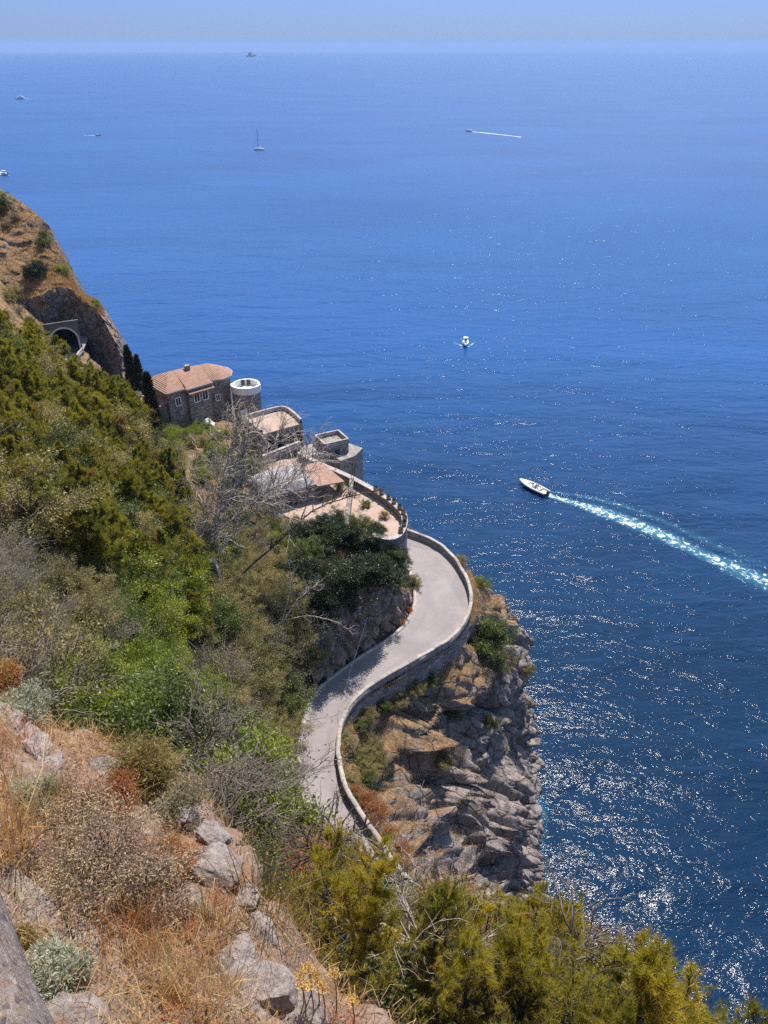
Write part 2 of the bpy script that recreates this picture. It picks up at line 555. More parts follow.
b1 = bump(nt, noise_node(nt, 11, 9, 0.78, pos, 0.4), 1.0, 0.06, None)
bump(nt, pit.outputs['Distance'], 0.6, 0.012, bs, b1)
M['limestone'] = m
M['masonry'] = masonry('rubble_masonry', (0.28, 0.245, 0.22), (0.14, 0.12, 0.11))
M['villa_wall'] = masonry('villa_stone', (0.33, 0.28, 0.245), (0.18, 0.155, 0.14), 2.4)
M['parapet'] = simple('parapet_stone', (0.27, 0.24, 0.215), 0.9, 0.3, 1.4, 0.05)
M['coping'] = simple('coping_plaster', (0.36, 0.32, 0.285), 0.9, 0.25, 1.8, 0.03)
m, nt, bs, out = new_mat('coping_stones')
pos = position(nt)
sa = nt.nodes.new('ShaderNodeAttribute'); sa.attribute_name = 'stone'
c = ramp(nt, sa.outputs['Fac'], [(0.0, (0.24, 0.21, 0.185)), (0.5, (0.34, 0.30, 0.265)), (1.0, (0.42, 0.375, 0.33))])
c = mixc(nt, mapr(nt, noise_node(nt, 2.5, 7, 0.75, pos), 0.45, 0.7, 0, 0.8), c, (0.17, 0.15, 0.135))
nt.links.new(c, bs.inputs['Base Color']); bs.inputs['Roughness'].default_value = 0.92
bump(nt, noise_node(nt, 6, 7, 0.75, pos), 0.9, 0.05, bs)
M['coping_stones'] = m
M['kerb'] = simple('kerb_concrete', (0.38, 0.345, 0.31), 0.9, 0.25, 2.0, 0.02)
M['concrete'] = simple('dark_concrete', (0.12, 0.115, 0.118), 0.9, 0.3, 0.9, 0.05)
M['ringstone'] = simple('white_ring', (0.46, 0.44, 0.42), 0.85, 0.12, 2.0, 0.01)
M['white'] = simple('white_render', (0.78, 0.765, 0.74), 0.8, 0.1, 1.2, 0.01)
M['glass'] = simple('window_glass', (0.02, 0.024, 0.03), 0.12, 0.2, 1.0, 0.0, 0.5)
M['shutter'] = simple('dark_shutter', (0.05, 0.045, 0.04), 0.6, 0.2, 3.0)
M['dark'] = simple('tunnel_dark', (0.04, 0.04, 0.042), 0.95, 0.2, 1.0)
M['bark'] = simple('brown_bark', (0.10, 0.078, 0.062), 0.95, 0.4, 9.0, 0.02)
M['grey_bark'] = simple('grey_dead_wood', (0.40, 0.335, 0.275), 0.9, 0.3, 7.0, 0.01)
M['dark_bark'] = simple('dark_dead_wood', (0.095, 0.075, 0.065), 0.95, 0.35, 7.0, 0.01)
M['twig'] = simple('dry_twig', (0.19, 0.155, 0.13), 0.9, 0.3, 5.0)

def tile_mat(name, a, b, d, scale):
    m, nt, bs, out = new_mat(name)
    co = objco(nt)
    w = nt.nodes.new('ShaderNodeTexWave'); w.wave_type = 'BANDS'; w.bands_direction = 'X'
    w.inputs['Scale'].default_value = scale
    w.inputs['Distortion'].default_value = 0.6
    w.inputs['Detail'].default_value = 2
    nt.links.new(co, w.inputs['Vector'])
    c = ramp(nt, noise_node(nt, 1.6, 7, 0.75, co), [(0.25, a), (0.5, b), (0.75, d)])
    c = mixc(nt, mapr(nt, w.outputs['Fac'], 0.0, 0.4, 0.5, 0), c, tuple(k * 0.55 for k in a))
    nt.links.new(c, bs.inputs['Base Color']); bs.inputs['Roughness'].default_value = 0.85
    bump(nt, w.outputs['Fac'], 0.8, 0.08, bs)
    return m
M['tiles'] = tile_mat('terracotta_tiles', (0.21, 0.11, 0.075), (0.34, 0.19, 0.13), (0.44, 0.30, 0.22), 1.25)
m, nt, bs, out = new_mat('terracotta_paving')
pos = position(nt)
br = nt.nodes.new('ShaderNodeTexBrick'); br.inputs['Scale'].default_value = 1.4
br.inputs['Color1'].default_value = (0.36, 0.245, 0.175, 1); br.inputs['Color2'].default_value = (0.31, 0.215, 0.16, 1); br.inputs['Mortar'].default_value = (0.34, 0.25, 0.19, 1)
nt.links.new(pos, br.inputs['Vector'])
c = mixc(nt, mapr(nt, noise_node(nt, 0.5, 7, 0.75, pos), 0.4, 0.65, 0, 0.8), br.outputs['Color'], (0.40, 0.31, 0.255))
c = mixc(nt, mapr(nt, noise_node(nt, 1.1, 7, 0.75, pos), 0.55, 0.75, 0, 0.7), c, (0.20, 0.16, 0.13))
nt.links.new(c, bs.inputs['Base Color']); bs.inputs['Roughness'].default_value = 0.88
M['paving'] = m
M['dome'] = simple('weathered_dome', (0.34, 0.315, 0.32), 0.75, 0.35, 1.5, 0.02)

# foliage
M['pine'] = foliage_mat('pine_needles', [(0.1035, 0.1074, 0.0189), (0.2414, 0.2133, 0.0283), (0.3966, 0.3158, 0.044), (0.5176, 0.379, 0.0708)], 0.6, 0.52, 0.7, (0.26, 0.11, 0.035), 0.01)
M['pine_dark'] = foliage_mat('pine_needles_far', [(0.0723, 0.0834, 0.0173), (0.1641, 0.1615, 0.0288), (0.2626, 0.2354, 0.0432), (0.3413, 0.2824, 0.0648)], 0.6, 0.52, 0.5, (0.24, 0.12, 0.05), 0.015)
M['holm'] = foliage_mat('holm_oak_leaves', [(0.0353, 0.055, 0.0126), (0.0721, 0.0997, 0.0202), (0.1362, 0.1633, 0.0353), (0.2082, 0.2321, 0.063)], 0.45, 0.28, 0.8)
M['olive'] = foliage_mat('grey_olive_leaves', [(0.1019, 0.0944, 0.0299), (0.1853, 0.1596, 0.0517), (0.3056, 0.2443, 0.0862), (0.4076, 0.3175, 0.1264)], 0.5, 0.25, 0.8)
M['lime'] = foliage_mat('bright_green_leaves', [(0.0688, 0.102, 0.011), (0.1375, 0.18, 0.0165), (0.2313, 0.258, 0.0275), (0.325, 0.324, 0.0495)], 0.4, 0.38, 1.0)
M['darkgreen'] = foliage_mat('deep_green_leaves', [(0.010, 0.019, 0.007), (0.022, 0.036, 0.012), (0.042, 0.060, 0.018), (0.07, 0.088, 0.028)], 0.4, 0.22, 0.9)
M['cypress'] = foliage_mat('cypress_leaves', [(0.008, 0.016, 0.007), (0.016, 0.028, 0.011), (0.028, 0.042, 0.015)], 0.6, 0.15, 2.0)
M['grey_shrub'] = foliage_mat('dry_grey_leaves', [(0.1056, 0.086, 0.0528), (0.1716, 0.1417, 0.0858), (0.2376, 0.2024, 0.11), (0.2178, 0.2088, 0.0825)], 0.7, 0.25, 1.0)
M['silver'] = foliage_mat('silver_leaves', [(0.19, 0.20, 0.12), (0.29, 0.30, 0.20), (0.40, 0.40, 0.29)], 0.6, 0.25, 3.0)
M['brownbush'] = foliage_mat('dry_brown_leaves', [(0.1902, 0.1169, 0.0775), (0.3125, 0.2064, 0.1356), (0.4211, 0.3027, 0.2002), (0.326, 0.2889, 0.1292)], 0.75, 0.25, 3.0)
M['rust'] = foliage_mat('rust_red_leaves', [(0.17, 0.06, 0.022), (0.30, 0.10, 0.035), (0.38, 0.17, 0.06), (0.30, 0.21, 0.07)], 0.7, 0.3, 2.0)
M['drygrass'] = foliage_mat('dry_grass_blades', [(0.326, 0.1701, 0.0759), (0.5039, 0.2915, 0.129), (0.6, 0.4455, 0.2276), (0.5334, 0.486, 0.2276)], 0.7, 0.3, 1.3, (0.38, 0.12, 0.04), 0.075)
M['broom'] = foliage_mat('ochre_broom', [(0.16, 0.12, 0.035), (0.26, 0.20, 0.06), (0.33, 0.26, 0.10)], 0.7, 0.3, 2.0)
M['umbel'] = foliage_mat('yellow_umbels', [(0.42, 0.25, 0.07), (0.55, 0.36, 0.12)], 0.7, 0.2, 4.0)
M['grasscliff'] = foliage_mat('cliff_dry_grass', [(0.22, 0.11, 0.045), (0.34, 0.19, 0.075), (0.40, 0.27, 0.12), (0.17, 0.15, 0.05)], 0.75, 0.3, 0.4)

# water
m, nt, bs, out = new_mat('sea_water')
pos = position(nt)
bs.inputs['Roughness'].default_value = 0.06
bs.inputs['IOR'].default_value = 1.333
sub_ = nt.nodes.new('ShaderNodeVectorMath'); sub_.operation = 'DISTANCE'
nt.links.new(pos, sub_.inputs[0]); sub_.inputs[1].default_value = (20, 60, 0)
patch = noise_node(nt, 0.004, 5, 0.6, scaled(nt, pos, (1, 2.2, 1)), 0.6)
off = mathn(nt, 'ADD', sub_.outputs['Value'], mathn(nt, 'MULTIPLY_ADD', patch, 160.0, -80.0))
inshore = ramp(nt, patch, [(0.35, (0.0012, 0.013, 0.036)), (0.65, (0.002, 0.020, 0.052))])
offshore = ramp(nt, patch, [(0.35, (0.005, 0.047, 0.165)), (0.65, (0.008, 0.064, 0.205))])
c = mixc(nt, mapr(nt, off, 50, 300), inshore, offshore)  # teal inshore; brighter offshore base also paints in far water's sky reflection
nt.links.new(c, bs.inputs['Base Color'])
nt.links.new(mapr(nt, sub_.outputs['Value'], 90, 900, 0.055, 0.36), bs.inputs['Roughness'])
rotw = (0, 0, R(-20))
w1 = noise_node(nt, 0.055, 3, 0.5, scaled(nt, pos, (0.55, 1.3, 1), rotw), 0.3)
w2 = noise_node(nt, 0.30, 4, 0.55, scaled(nt, pos, (0.6, 1.25, 1), rotw), 0.4)
w3 = noise_node(nt, 1.0, 4, 0.55, scaled(nt, pos, (0.8, 1.2, 1), rotw), 0.2)
b1 = bump(nt, w1, 1.0, 1.8, None)
b2 = bump(nt, w2, 1.0, 0.50, None, b1)
bump(nt, w3, 1.0, 0.115, bs, b2)
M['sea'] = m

def foam_mat(name, scale, lo, hi, attr='foam'):
    m, nt, bs, out = new_mat(name)
    pos = position(nt)
    bs.inputs['Base Color'].default_value = (0.72, 0.80, 0.80, 1)
    bs.inputs['Roughness'].default_value = 0.9
    a = nt.nodes.new('ShaderNodeAttribute'); a.attribute_name = attr
    n = noise_node(nt, scale, 7, 0.72, pos, 0.8)
    f = mathn(nt, 'ADD', mathn(nt, 'MULTIPLY_ADD', n, 2.6, -1.3), mathn(nt, 'MULTIPLY', a.outputs['Fac'], 0.75))
    f = mapr(nt, f, lo, hi)
    pale = nt.nodes.new('ShaderNodeBsdfDiffuse'); pale.inputs['Color'].default_value = (0.05, 0.20, 0.30, 1)
    tr = nt.nodes.new('ShaderNodeBsdfTransparent')
    under = mathn(nt, 'MULTIPLY', mapr(nt, a.outputs['Fac'], 0.1, 0.75), 0.55)
    mx0 = nt.nodes.new('ShaderNodeMixShader')
    nt.links.new(under, mx0.inputs[0]); nt.links.new(tr.outputs[0], mx0.inputs[1]); nt.links.new(pale.outputs[0], mx0.inputs[2])
    mx = nt.nodes.new('ShaderNodeMixShader')
    nt.links.new(f, mx.inputs[0]); nt.links.new(mx0.outputs[0], mx.inputs[1]); nt.links.new(bs.outputs[0], mx.inputs[2])
    nt.links.new(mx.outputs[0], out.inputs['Surface'])
    return m
M['foam'] = foam_mat('wake_foam', 0.75, 0.42, 0.85)
M['foam_far'] = foam_mat('far_wake_foam', 0.3, 0.2, 0.6)
M['hull'] = simple('white_gelcoat', (0.80, 0.79, 0.78), 0.3, 0.05, 1.0, 0, 0.5)
M['tube'] = simple('grey_rubber_tube', (0.60, 0.59, 0.58), 0.5, 0.05, 1.0)
M['black'] = simple('black_plastic', (0.02, 0.02, 0.022), 0.4, 0.1, 1.0, 0, 0.4)
M['deck'] = simple('pale_deck', (0.52, 0.46, 0.38), 0.7, 0.1, 2.0)
M['skin'] = simple('tanned_skin', (0.40, 0.24, 0.17), 0.6, 0.05, 4.0)
M['navy'] = simple('dark_clothes', (0.03, 0.035, 0.05), 0.8, 0.1, 4.0)
M['shipgrey'] = simple('ship_paint', (0.10, 0.11, 0.13), 0.7, 0.1, 0.05)
M['cable'] = simple('steel_cable', (0.36, 0.34, 0.32), 0.6, 0.1, 2.0)

# ------------------------------------------------------------------ the road's two edges (surveyed at z = 55)
RZ = 55.0
PAIRS = [((-70.5, 165), (-65.5, 167)), ((-69, 156), (-63.5, 156.5)), ((-68, 147), (-62.5, 148.5)), ((-63.5, 136), (-58.5, 139.5)), ((-54, 127.5), (-51.5, 132.5)), ((-43, 124), (-42, 129.5)), ((-34, 124), (-33, 129.5)), ((-27.5, 120.5), (-24, 125)),
         ((-22.5, 114.5), (-18, 117)), ((-18.5, 106), (-14, 108)), ((-13.8, 97.5), (-9.8, 100)), ((-9, 91.5), (-5.5, 95)), ((-4.6, 85.5), (-1.4, 89.2)), ((-0.8, 80.8), (1.6, 85.8))]
inner_pts = [np.array([a[0], a[1], RZ]) for a, b in PAIRS]
outer_pts = [np.array([b[0], b[1], RZ]) for a, b in PAIRS]
PIX = [((430, 545), (407, 568)), ((450, 560), (411, 576)), ((463, 580), (414, 585)), ((469, 600), (415, 594)), ((466, 620), (415, 603)),
       ((452, 640), (411, 616)), ((430, 655), (402, 628)), ((400, 672), (386, 641)), ((370, 690), (361, 657)), ((352, 706), (336, 675)),
       ((341, 725), (320, 688)), ((337, 745), (308, 708)), ((338, 770), (301, 738)), ((345, 795), (299, 770)), ((358, 818), (303, 800)),
       ((376, 845), (318, 832)), ((403, 884), (340, 872))]
for o_, i_ in PIX:
    outer_pts.append(at(*o_, RZ)); inner_pts.append(at(*i_, RZ))
for a, b in [((0, 31), (5, 32.5)), ((5, 25), (10, 27)), ((12, 20), (16, 23)), ((22, 16), (25, 19.5))]:
    inner_pts.append(np.array([a[0], a[1], RZ])); outer_pts.append(np.array([b[0], b[1], RZ]))
both = spline(np.hstack([np.array(outer_pts), np.array(inner_pts)]), 0.6)
OUT, INN = both[:, :3], both[:, 3:]

def nearest(px, py, line):
    """distance to a polyline and the side (positive = left of travel = the sea)"""
    best = np.full(px.shape, 1e9); side = np.zeros(px.shape)
    for k in range(0, len(line) - 1):
        a, b = line[k, :2], line[k + 1, :2]
        d = b - a
        L = d @ d
        t = np.clip(((px - a[0]) * d[0] + (py - a[1]) * d[1]) / L, 0, 1)
        qx, qy = px - (a[0] + t * d[0]), py - (a[1] + t * d[1])
        r = np.hypot(qx, qy)
        s = np.sign(d[0] * (py - a[1]) - d[1] * (px - a[0]))
        m = r < best - 1e-9
        best = np.where(m, r, best); side = np.where(m, s, side)
    return best * side

# ------------------------------------------------------------------ the mountainside: one surface through surveyed heights
ANCH = [
    # garden headland and villa
    (1, 76, 61.6), (-2, 82, 61.6), (-5, 88, 61.6), (-8, 94, 61.4), (-12, 86, 61.8), (-7, 79, 61.8), (-16, 98, 61), (-4, 71, 61), (-8, 67, 62), (-20, 106, 60),
    (-27, 108, 58.5), (-33, 109, 58.5), (-30, 116, 58), (-24, 114, 58), (-38, 120, 57), (-46, 122, 57), (-56, 127, 58), (-36, 106, 60), (-27, 98, 61.5), (-21, 91, 62.5), (-15, 80, 62.5),
    # brow of the slope on the left
    (-33, 92, 67.5), (-26, 79, 66.5), (-18, 65, 65), (-9.5, 57.5, 61.5), (-44, 106, 67), (-52, 118, 64), (-64, 124, 67), (-74, 136, 68), (-80, 150, 70),
    (-28, 45, 85), (-38, 68, 84), (-50, 88, 83), (-60, 105, 80), (-14, 18, 93.5), (-20, 30, 90), (-18, 42, 78), (-24, 60, 75), (-34, 80, 74), (-14, 50, 70), (-80, 120, 88), (-100, 140, 100),
    (-50, 60, 103), (-35, 30, 107), (-80, 80, 120), (-25, 10, 106), (-60, 20, 125), (-110, 60, 150), (-110, 110, 128),
    # below the terrace
    (-6, 8.5, 100), (-4.5, 7.5, 100.5), (-2.5, 6.5, 100.5), (-0.5, 4.8, 100.6), (1.5, 3, 100.6), (4, 0.5, 100.7), (-3, 10, 97.5), (1, 8, 96), (4, 4, 97), (7, 0, 97), (-8, 14, 95.5),
    (0, 15, 87.5), (-5, 20, 86), (-4.5, 27, 76), (-6.5, 36, 65.5), (-10, 42, 66.5), (-9, 32, 76), (-2, 33, 64), (0, 24, 76),
    (5, 14, 83), (6, 8, 89.5), (9, 17, 70), (3, 22, 75), (10, 8, 84), (12, 2, 88), (16, 10, 68), (20, 4, 74), (26, 4, 66),
    (0, -8, 110), (-12, -8, 112), (12, -8, 104), (-5, 0, 106.5), (-10, 5, 106.5), (-30, -10, 122), (30, -10, 82),
]
ANCH = np.array(ANCH, float)

def tps_fit(P, lam=1.2):
    n = len(P)
    d = np.hypot(P[:, None, 0] - P[None, :, 0], P[:, None, 1] - P[None, :, 1])
    K = np.where(d > 0, d * d * np.log(d + 1e-12), 0) + lam * np.eye(n)
    A = np.zeros((n + 3, n + 3))
    A[:n, :n] = K; A[:n, n] = 1; A[:n, n + 1:] = P[:, :2]
    A[n, :n] = 1; A[n + 1:, :n] = P[:, :2].T
    return np.linalg.solve(A, np.concatenate([P[:, 2], np.zeros(3)]))
TPS = tps_fit(ANCH)

def tps(x, y):
    out = TPS[-3] + TPS[-2] * x + TPS[-1] * y
    for k, (ax, ay, _) in enumerate(ANCH):
        d2 = (x - ax) ** 2 + (y - ay) ** 2
        out = out + TPS[k] * 0.5 * d2 * np.log(d2 + 1e-12)
    return out

GX = np.arange(-135, 42, 0.8)
GY = np.arange(-9, 176, 0.8)
XX, YY = np.meshgrid(GX, GY, indexing='ij')
sO = nearest(XX, YY, OUT[::2])
sI = nearest(XX, YY, INN[::2])
HT = tps(XX, YY)
pts3 = np.stack([XX.ravel(), YY.ravel(), HT.ravel()], 1)
HT = HT + (fbm(pts3 * 0.16, 4, 3) * 1.1 * np.clip(-sI / 6, 0, 1).ravel()).reshape(XX.shape)
bank = RZ - 0.1 + 3.2 * np.clip(-sI - 0.7, 0, 99)
HH = np.where(sI < 0, np.minimum(HT, bank), RZ - 0.25)
HH = np.where(sO > -2.2, RZ - 0.6 - 40 * (sO + 2.2), HH)
HH = np.maximum(HH, -6)

def ground(x, y):
    i = np.clip((np.asarray(x, float) - GX[0]) / 0.8, 0, len(GX) - 1.001)
    j = np.clip((np.asarray(y, float) - GY[0]) / 0.8, 0, len(GY) - 1.001)
    a, b = np.floor(i).astype(int), np.floor(j).astype(int)
    u, v = i - a, j - b
    return HH[a, b] * (1 - u) * (1 - v) + HH[a + 1, b] * u * (1 - v) + HH[a, b + 1] * (1 - u) * v + HH[a + 1, b + 1] * u * v

def hit(px, py, off=0.0, t0=4.0, t1=260.0):
    """where the view ray first comes within OFF of the mountainside"""
    d = ray(px, py)
    t = np.arange(t0, t1, 0.25)
    x, y, z = d[0] * t, d[1] * t, CAM_Z + d[2] * t
    below = z <= ground(x, y) + off
    k = np.argmax(below)
    if not below[k]:
        return None
    return np.array([x[k], y[k], float(ground(x[k], y[k]))]), t[k]

me = grid_np('hillside', np.stack([XX, YY, HH], -1))
tag(link('hillside', me, M['soil'], smooth=True), kind='structure')

# ------------------------------------------------------------------ sea
n = 96
rad = np.concatenate([[0], np.geomspace(20, 41500, 90)])
ang = np.linspace(0, 2 * math.pi, n + 1)
P = np.stack([rad[:, None] * np.cos(ang)[None], rad[:, None] * np.sin(ang)[None], np.repeat(-(rad[:, None] ** 2) / (2 * 6.371e6), n + 1, 1)], -1)
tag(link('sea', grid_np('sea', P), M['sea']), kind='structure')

# ------------------------------------------------------------------ road, kerb, parapet
n = len(OUT)
t = np.linspace(0, 1, 11)
P = INN[:, None] + (OUT - INN)[:, None] * t[None, :, None]
P[..., 2] = RZ
me = grid_np('road', P)
at_ = me.attributes.new('across', 'FLOAT', 'POINT')
at_.data.foreach_set('value', np.tile(t, n).astype(np.float32))
tag(link('road', me, M['asphalt'], smooth=True), kind='structure')

def swept(path, profile, closed_profile=True):
    """profile: list of (offset to the left of travel, height)"""
    nn = normals2d(path)
    pr = np.array(profile, float)
    if closed_profile:
        pr = np.vstack([pr, pr[:1]])
    P = np.zeros((len(path), len(pr), 3))
    P[..., :2] = path[:, None, :2] + nn[:, None, :] * pr[None, :, 0:1]
    P[..., 2] = path[:, 2:3] + pr[None, :, 1]
    return P

def jitter(P, amp, sc, seed):
    q = P.reshape(-1, 3)
    d = np.stack([fbm(q * sc, 3, seed), fbm(q * sc + 31, 3, seed + 5), fbm(q * sc + 77, 3, seed + 9)], 1) * amp
    return (q + d).reshape(P.shape)

def near_index(line, p):
    return int(np.argmin(np.hypot(line[:, 0] - p[0], line[:, 1] - p[1])))
iA = near_index(OUT, (-63.5, 156)); iB = near_index(OUT, at(405, 886, RZ)); iC = len(OUT) - 1
fine_out = resample(OUT[iA:], 2400)
root = empty('road_parapet', fine_out[800])
tag(root, 'low pale stone parapet along the seaward edge of the curving road', 'parapet')
o = link('parapet_wall', grid_np('parapet_wall', jitter(swept(fine_out, [(0.0, -0.1), (0.0, 0.82), (0.31, 0.82), (0.31, -0.6)]), 0.05, 1.6, 11)), M['parapet'])
arcl = np.concatenate([[0], np.cumsum(np.linalg.norm(np.diff(fine_out, axis=0), axis=1))]) / 1.15
sid = np.floor(arcl).astype(np.int64)
zz_ = np.zeros_like(sid)
hs_ = (_hash(sid, zz_, zz_, 5) - 0.5) * 0.09
jn = np.clip(1 - np.abs(arcl - np.round(arcl)) / 0.055, 0, 1)
Pc = swept(fine_out, [(-0.04, 0.825), (-0.04, 0.93), (0.36, 0.93), (0.36, 0.825)])
Pc[:, 1:3, 2] += (hs_ - 0.07 * jn)[:, None]
Pc[:, 0, 2] = Pc[:, 3, 2] = Pc[:, 4, 2] = RZ + 0.80
lat_ = ((_hash(sid, zz_, zz_, 9) - 0.5) * 0.07)[:, None]
Pc[..., :2] += (normals2d(fine_out) * lat_)[:, None]
me = grid_np('coping', jitter(Pc, 0.03, 1.7, 12))
a9 = me.attributes.new('stone', 'FLOAT', 'POINT')
a9.data.foreach_set('value', np.repeat(_hash(sid, zz_, zz_, 21), 5).astype(np.float32))
o2 = link('coping', me, M['coping_stones'])
for q in (o, o2):
    q.parent = root; q.matrix_parent_inverse = root.matrix_basis.inverted()
    q.location = (0, 0, 0)

def under(root, *objs):
    """parent objects built in world space under a root that is not at the origin"""
    inv = root.matrix_basis.copy()
    inv.invert()
    for q in objs:
        q.parent = root
        q.matrix_parent_inverse = inv

fi = resample(INN[near_index(INN, at(299, 770, RZ)) - 150:near_index(INN, at(299, 770, RZ))], 500)
tag(link('road_kerb', grid_np('road_kerb', jitter(swept(fi, [(0.16, -0.1), (0.16, 0.14), (-0.2, 0.14), (-0.2, -0.1)]), 0.03, 1.5, 3)), M['kerb']), kind='structure')

# masonry wall that carries the road above the cliff
i0 = near_index(OUT, at(462, 578, RZ)); i1 = near_index(OUT, at(338, 775, RZ))
seg = resample(OUT[i0:i1], 260)
rows = np.linspace(0, 1, 22)
dep = np.interp(np.linspace(0, 1, 260), [0, 0.15, 0.3, 0.6, 1], [1.1, 1.5, 2.4, 3.3, 3.4])
nn = normals2d(seg)
P = np.zeros((260, 22, 3))
P[..., :2] = seg[:, None, :2] + nn[:, None] * (0.34 + 0.20 * rows[None, :, None] * dep[:, None, None] * 0.5)
P[..., 2] = RZ - 0.2 - rows[None] * dep[:, None]
o = link('retaining_wall', grid_np('retaining_wall', jitter(P, 0.10, 1.1, 21)), M['masonry'], smooth=True)
tag(o, 'grey rubble retaining wall holding up the road above the sea cliff', 'retaining wall')

# ------------------------------------------------------------------ sea cliff below the road (lofted rings, then broken into blocks and ledges)
ringA = [(-62.5, 157), (-57, 140.5), (-34, 131.5), (-22.5, 126.8), (-16.6, 118.5), (-12.6, 109), (-4.6, 97.2), (0.6, 90.2), (5.6, 86.0), (10.6, 78), (11.3, 71.5), (9.2, 66.2), (5, 61.5), (1.2, 58.7), (-1.6, 56.4), (-3.0, 53.3), (-3.2, 49.8), (-2.6, 45.6), (-1.0, 41.8), (1.2, 38), (4, 34.5), (8, 30.8), (13, 27), (20, 23), (29, 19)]
ringB = [(-60, 158), (-55, 142), (-33, 134), (-21.5, 128), (-15.4, 119.5), (-11.2, 110), (-3.2, 98.6), (2.2, 91.6), (8.4, 88.2), (15.2, 80.3), (16.6, 74.0), (12.6, 68.0), (9.8, 60.8), (6.8, 56.5), (4.8, 53.2), (3.8, 50.5), (3.9, 48), (4.5, 45), (5.8, 41.8), (4.2, 39.2), (7.3, 36), (11.3, 32.8), (16, 29.5), (23, 26), (32, 22)]
ringC = [(-58, 160), (-53, 144), (-30, 138), (-18.5, 131), (-12, 122), (-7.8, 112), (-0.2, 101), (6, 94.8), (13.4, 92.5), (20.4, 84), (21.0, 75.2), (19.4, 67.5), (17.4, 61.2), (16.2, 56), (15.4, 51.6), (15.2, 48), (17.5, 44.6), (18.6, 42), (20.4, 39.5), (22.8, 37.5), (25.5, 35.4), (28.5, 33), (23, 32), (30, 28.5), (39, 25)]
ringD = [(-56, 162), (-50, 148), (-26, 144), (-13, 136), (-6.5, 126), (-2.5, 116), (5, 105.5), (12, 100), (19, 97.5), (24.6, 87), (22.6, 77.3), (22.2, 69), (23.8, 61.4), (25.2, 55.8), (26.5, 51), (28, 47), (29.5, 43.5), (31.5, 41), (33.5, 38.5), (35.5, 37), (38, 35.2), (41, 33.4), (32, 36), (39, 33), (48, 30)]
NS, NT = 620, 250
def ring(pts, z, nS):
    """resample so that every control point keeps its share of the parameter"""
    p = np.array([(x, y, z) for x, y in pts], float)
    k = np.arange(len(p))
    u = np.linspace(0, len(p) - 1, nS * 4)
    sp_ = spline_param(p, u)
    return sp_
def spline_param(p, u):
    p = np.vstack([2 * p[0] - p[1], p, 2 * p[-1] - p[-2]])
    k = np.minimum(np.floor(u).astype(int), len(p) - 4)
    t = (u - k)[:, None]
    a, b, c, d = p[k], p[k + 1], p[k + 2], p[k + 3]
    return 0.5 * (2 * b + (c - a) * t + (2 * a - 5 * b + 4 * c - d) * t ** 2 + (3 * b - a - 3 * c + d) * t ** 3)
# more columns where the photograph looks
w = np.interp(np.arange(len(ringA) - 1), [0, 5, 7, 20, 24], [0.5, 0.6, 1.5, 1.5, 0.4])
cum = np.concatenate([[0], np.cumsum(w)])
u = np.interp(np.linspace(0, cum[-1], NS), cum, np.arange(len(ringA)))
rings = [spline_param(np.array([(x, y, z) for x, y in rg], float), u) for rg, z in ((ringA, RZ - 1.0), (ringB, 46.0), (ringC, 24.0), (ringD, -4.0))]
on_ = normals2d(OUT)
top = np.zeros((NS, 3))
for k in range(NS):
    j = near_index(OUT, rings[0][k])
    top[k, :2] = OUT[j, :2] + on_[j] * 0.30
top[:, 2] = RZ - 0.15
rings = [top] + rings
zt = np.concatenate([np.linspace(0, 1, 16, endpoint=False), 1 + np.linspace(0, 1, 36, endpoint=False), 2 + np.linspace(0, 1, 92, endpoint=False), 3 + np.linspace(0, 1, NT - 144)])
P = np.zeros((NS, NT, 3))
for j, v in enumerate(zt):
    k = min(int(v), 3)
    P[:, j] = rings[k] * (1 - (v - k)) + rings[k + 1] * (v - k)
q = P.reshape(-1, 3)
rings = rings[1:]
tang = np.gradient(rings[2], axis=0); tang /= np.linalg.norm(tang, axis=1, keepdims=True)
N2 = np.stack([-tang[:, 1], tang[:, 0]], 1)
NRM = np.repeat(N2[:, None], NT, 1).reshape(-1, 2)
depth_fade = np.clip((RZ - q[:, 2] - 1.0) / 5.0, 0, 1)
warp = np.stack([fbm(q * 0.12, 3, 41), fbm(q * 0.12 + 9, 3, 42), fbm(q * 0.12 + 21, 3, 43)], 1)
qq = q + warp * 3.0
# tilted strata: each bed has a sloping top and a broken, overhung front
dip = np.array([-0.42, 0.30, 0.86]); dip /= np.linalg.norm(dip)
sc = (qq @ dip) / 7.2
fr = sc - np.floor(sc)
bed = _hash(np.floor(sc).astype(np.int64), np.zeros(len(q), np.int64), np.zeros(len(q), np.int64), 5)
ledge = (np.where(fr < 0.82, 1 - fr / 0.82, (fr - 0.82) / 0.18)) * (0.5 + bed)
d1, d2, cid = worley(qq / np.array([6.5, 6.5, 8.5]), 61)
blocks = cid * np.clip((d2 - d1) * 4, 0, 1)
e1, e2, cie = worley(qq / np.array([2.1, 2.1, 3.0]), 71)
small = cie * np.clip((e2 - e1) * 4, 0, 1)
g1, g2, cig = worley(qq / np.array([0.8, 0.8, 1.2]), 75)
tiny = cig * np.clip((g2 - g1) * 4, 0, 1)
ridged = 1 - np.abs(fbm(q * np.array([0.22, 0.22, 0.10]), 4, 81)) * 2
disp = 2.3 * ledge + 3.0 * blocks + 0.65 * small + 0.28 * tiny + 0.8 * ridged - 2.6 * np.clip(1 - (d2 - d1) / 0.10, 0, 1) - 0.8 * np.clip(1 - (e2 - e1) / 0.12, 0, 1) + 0.5 * fbm(q * 1.1, 4, 91) - 3.4
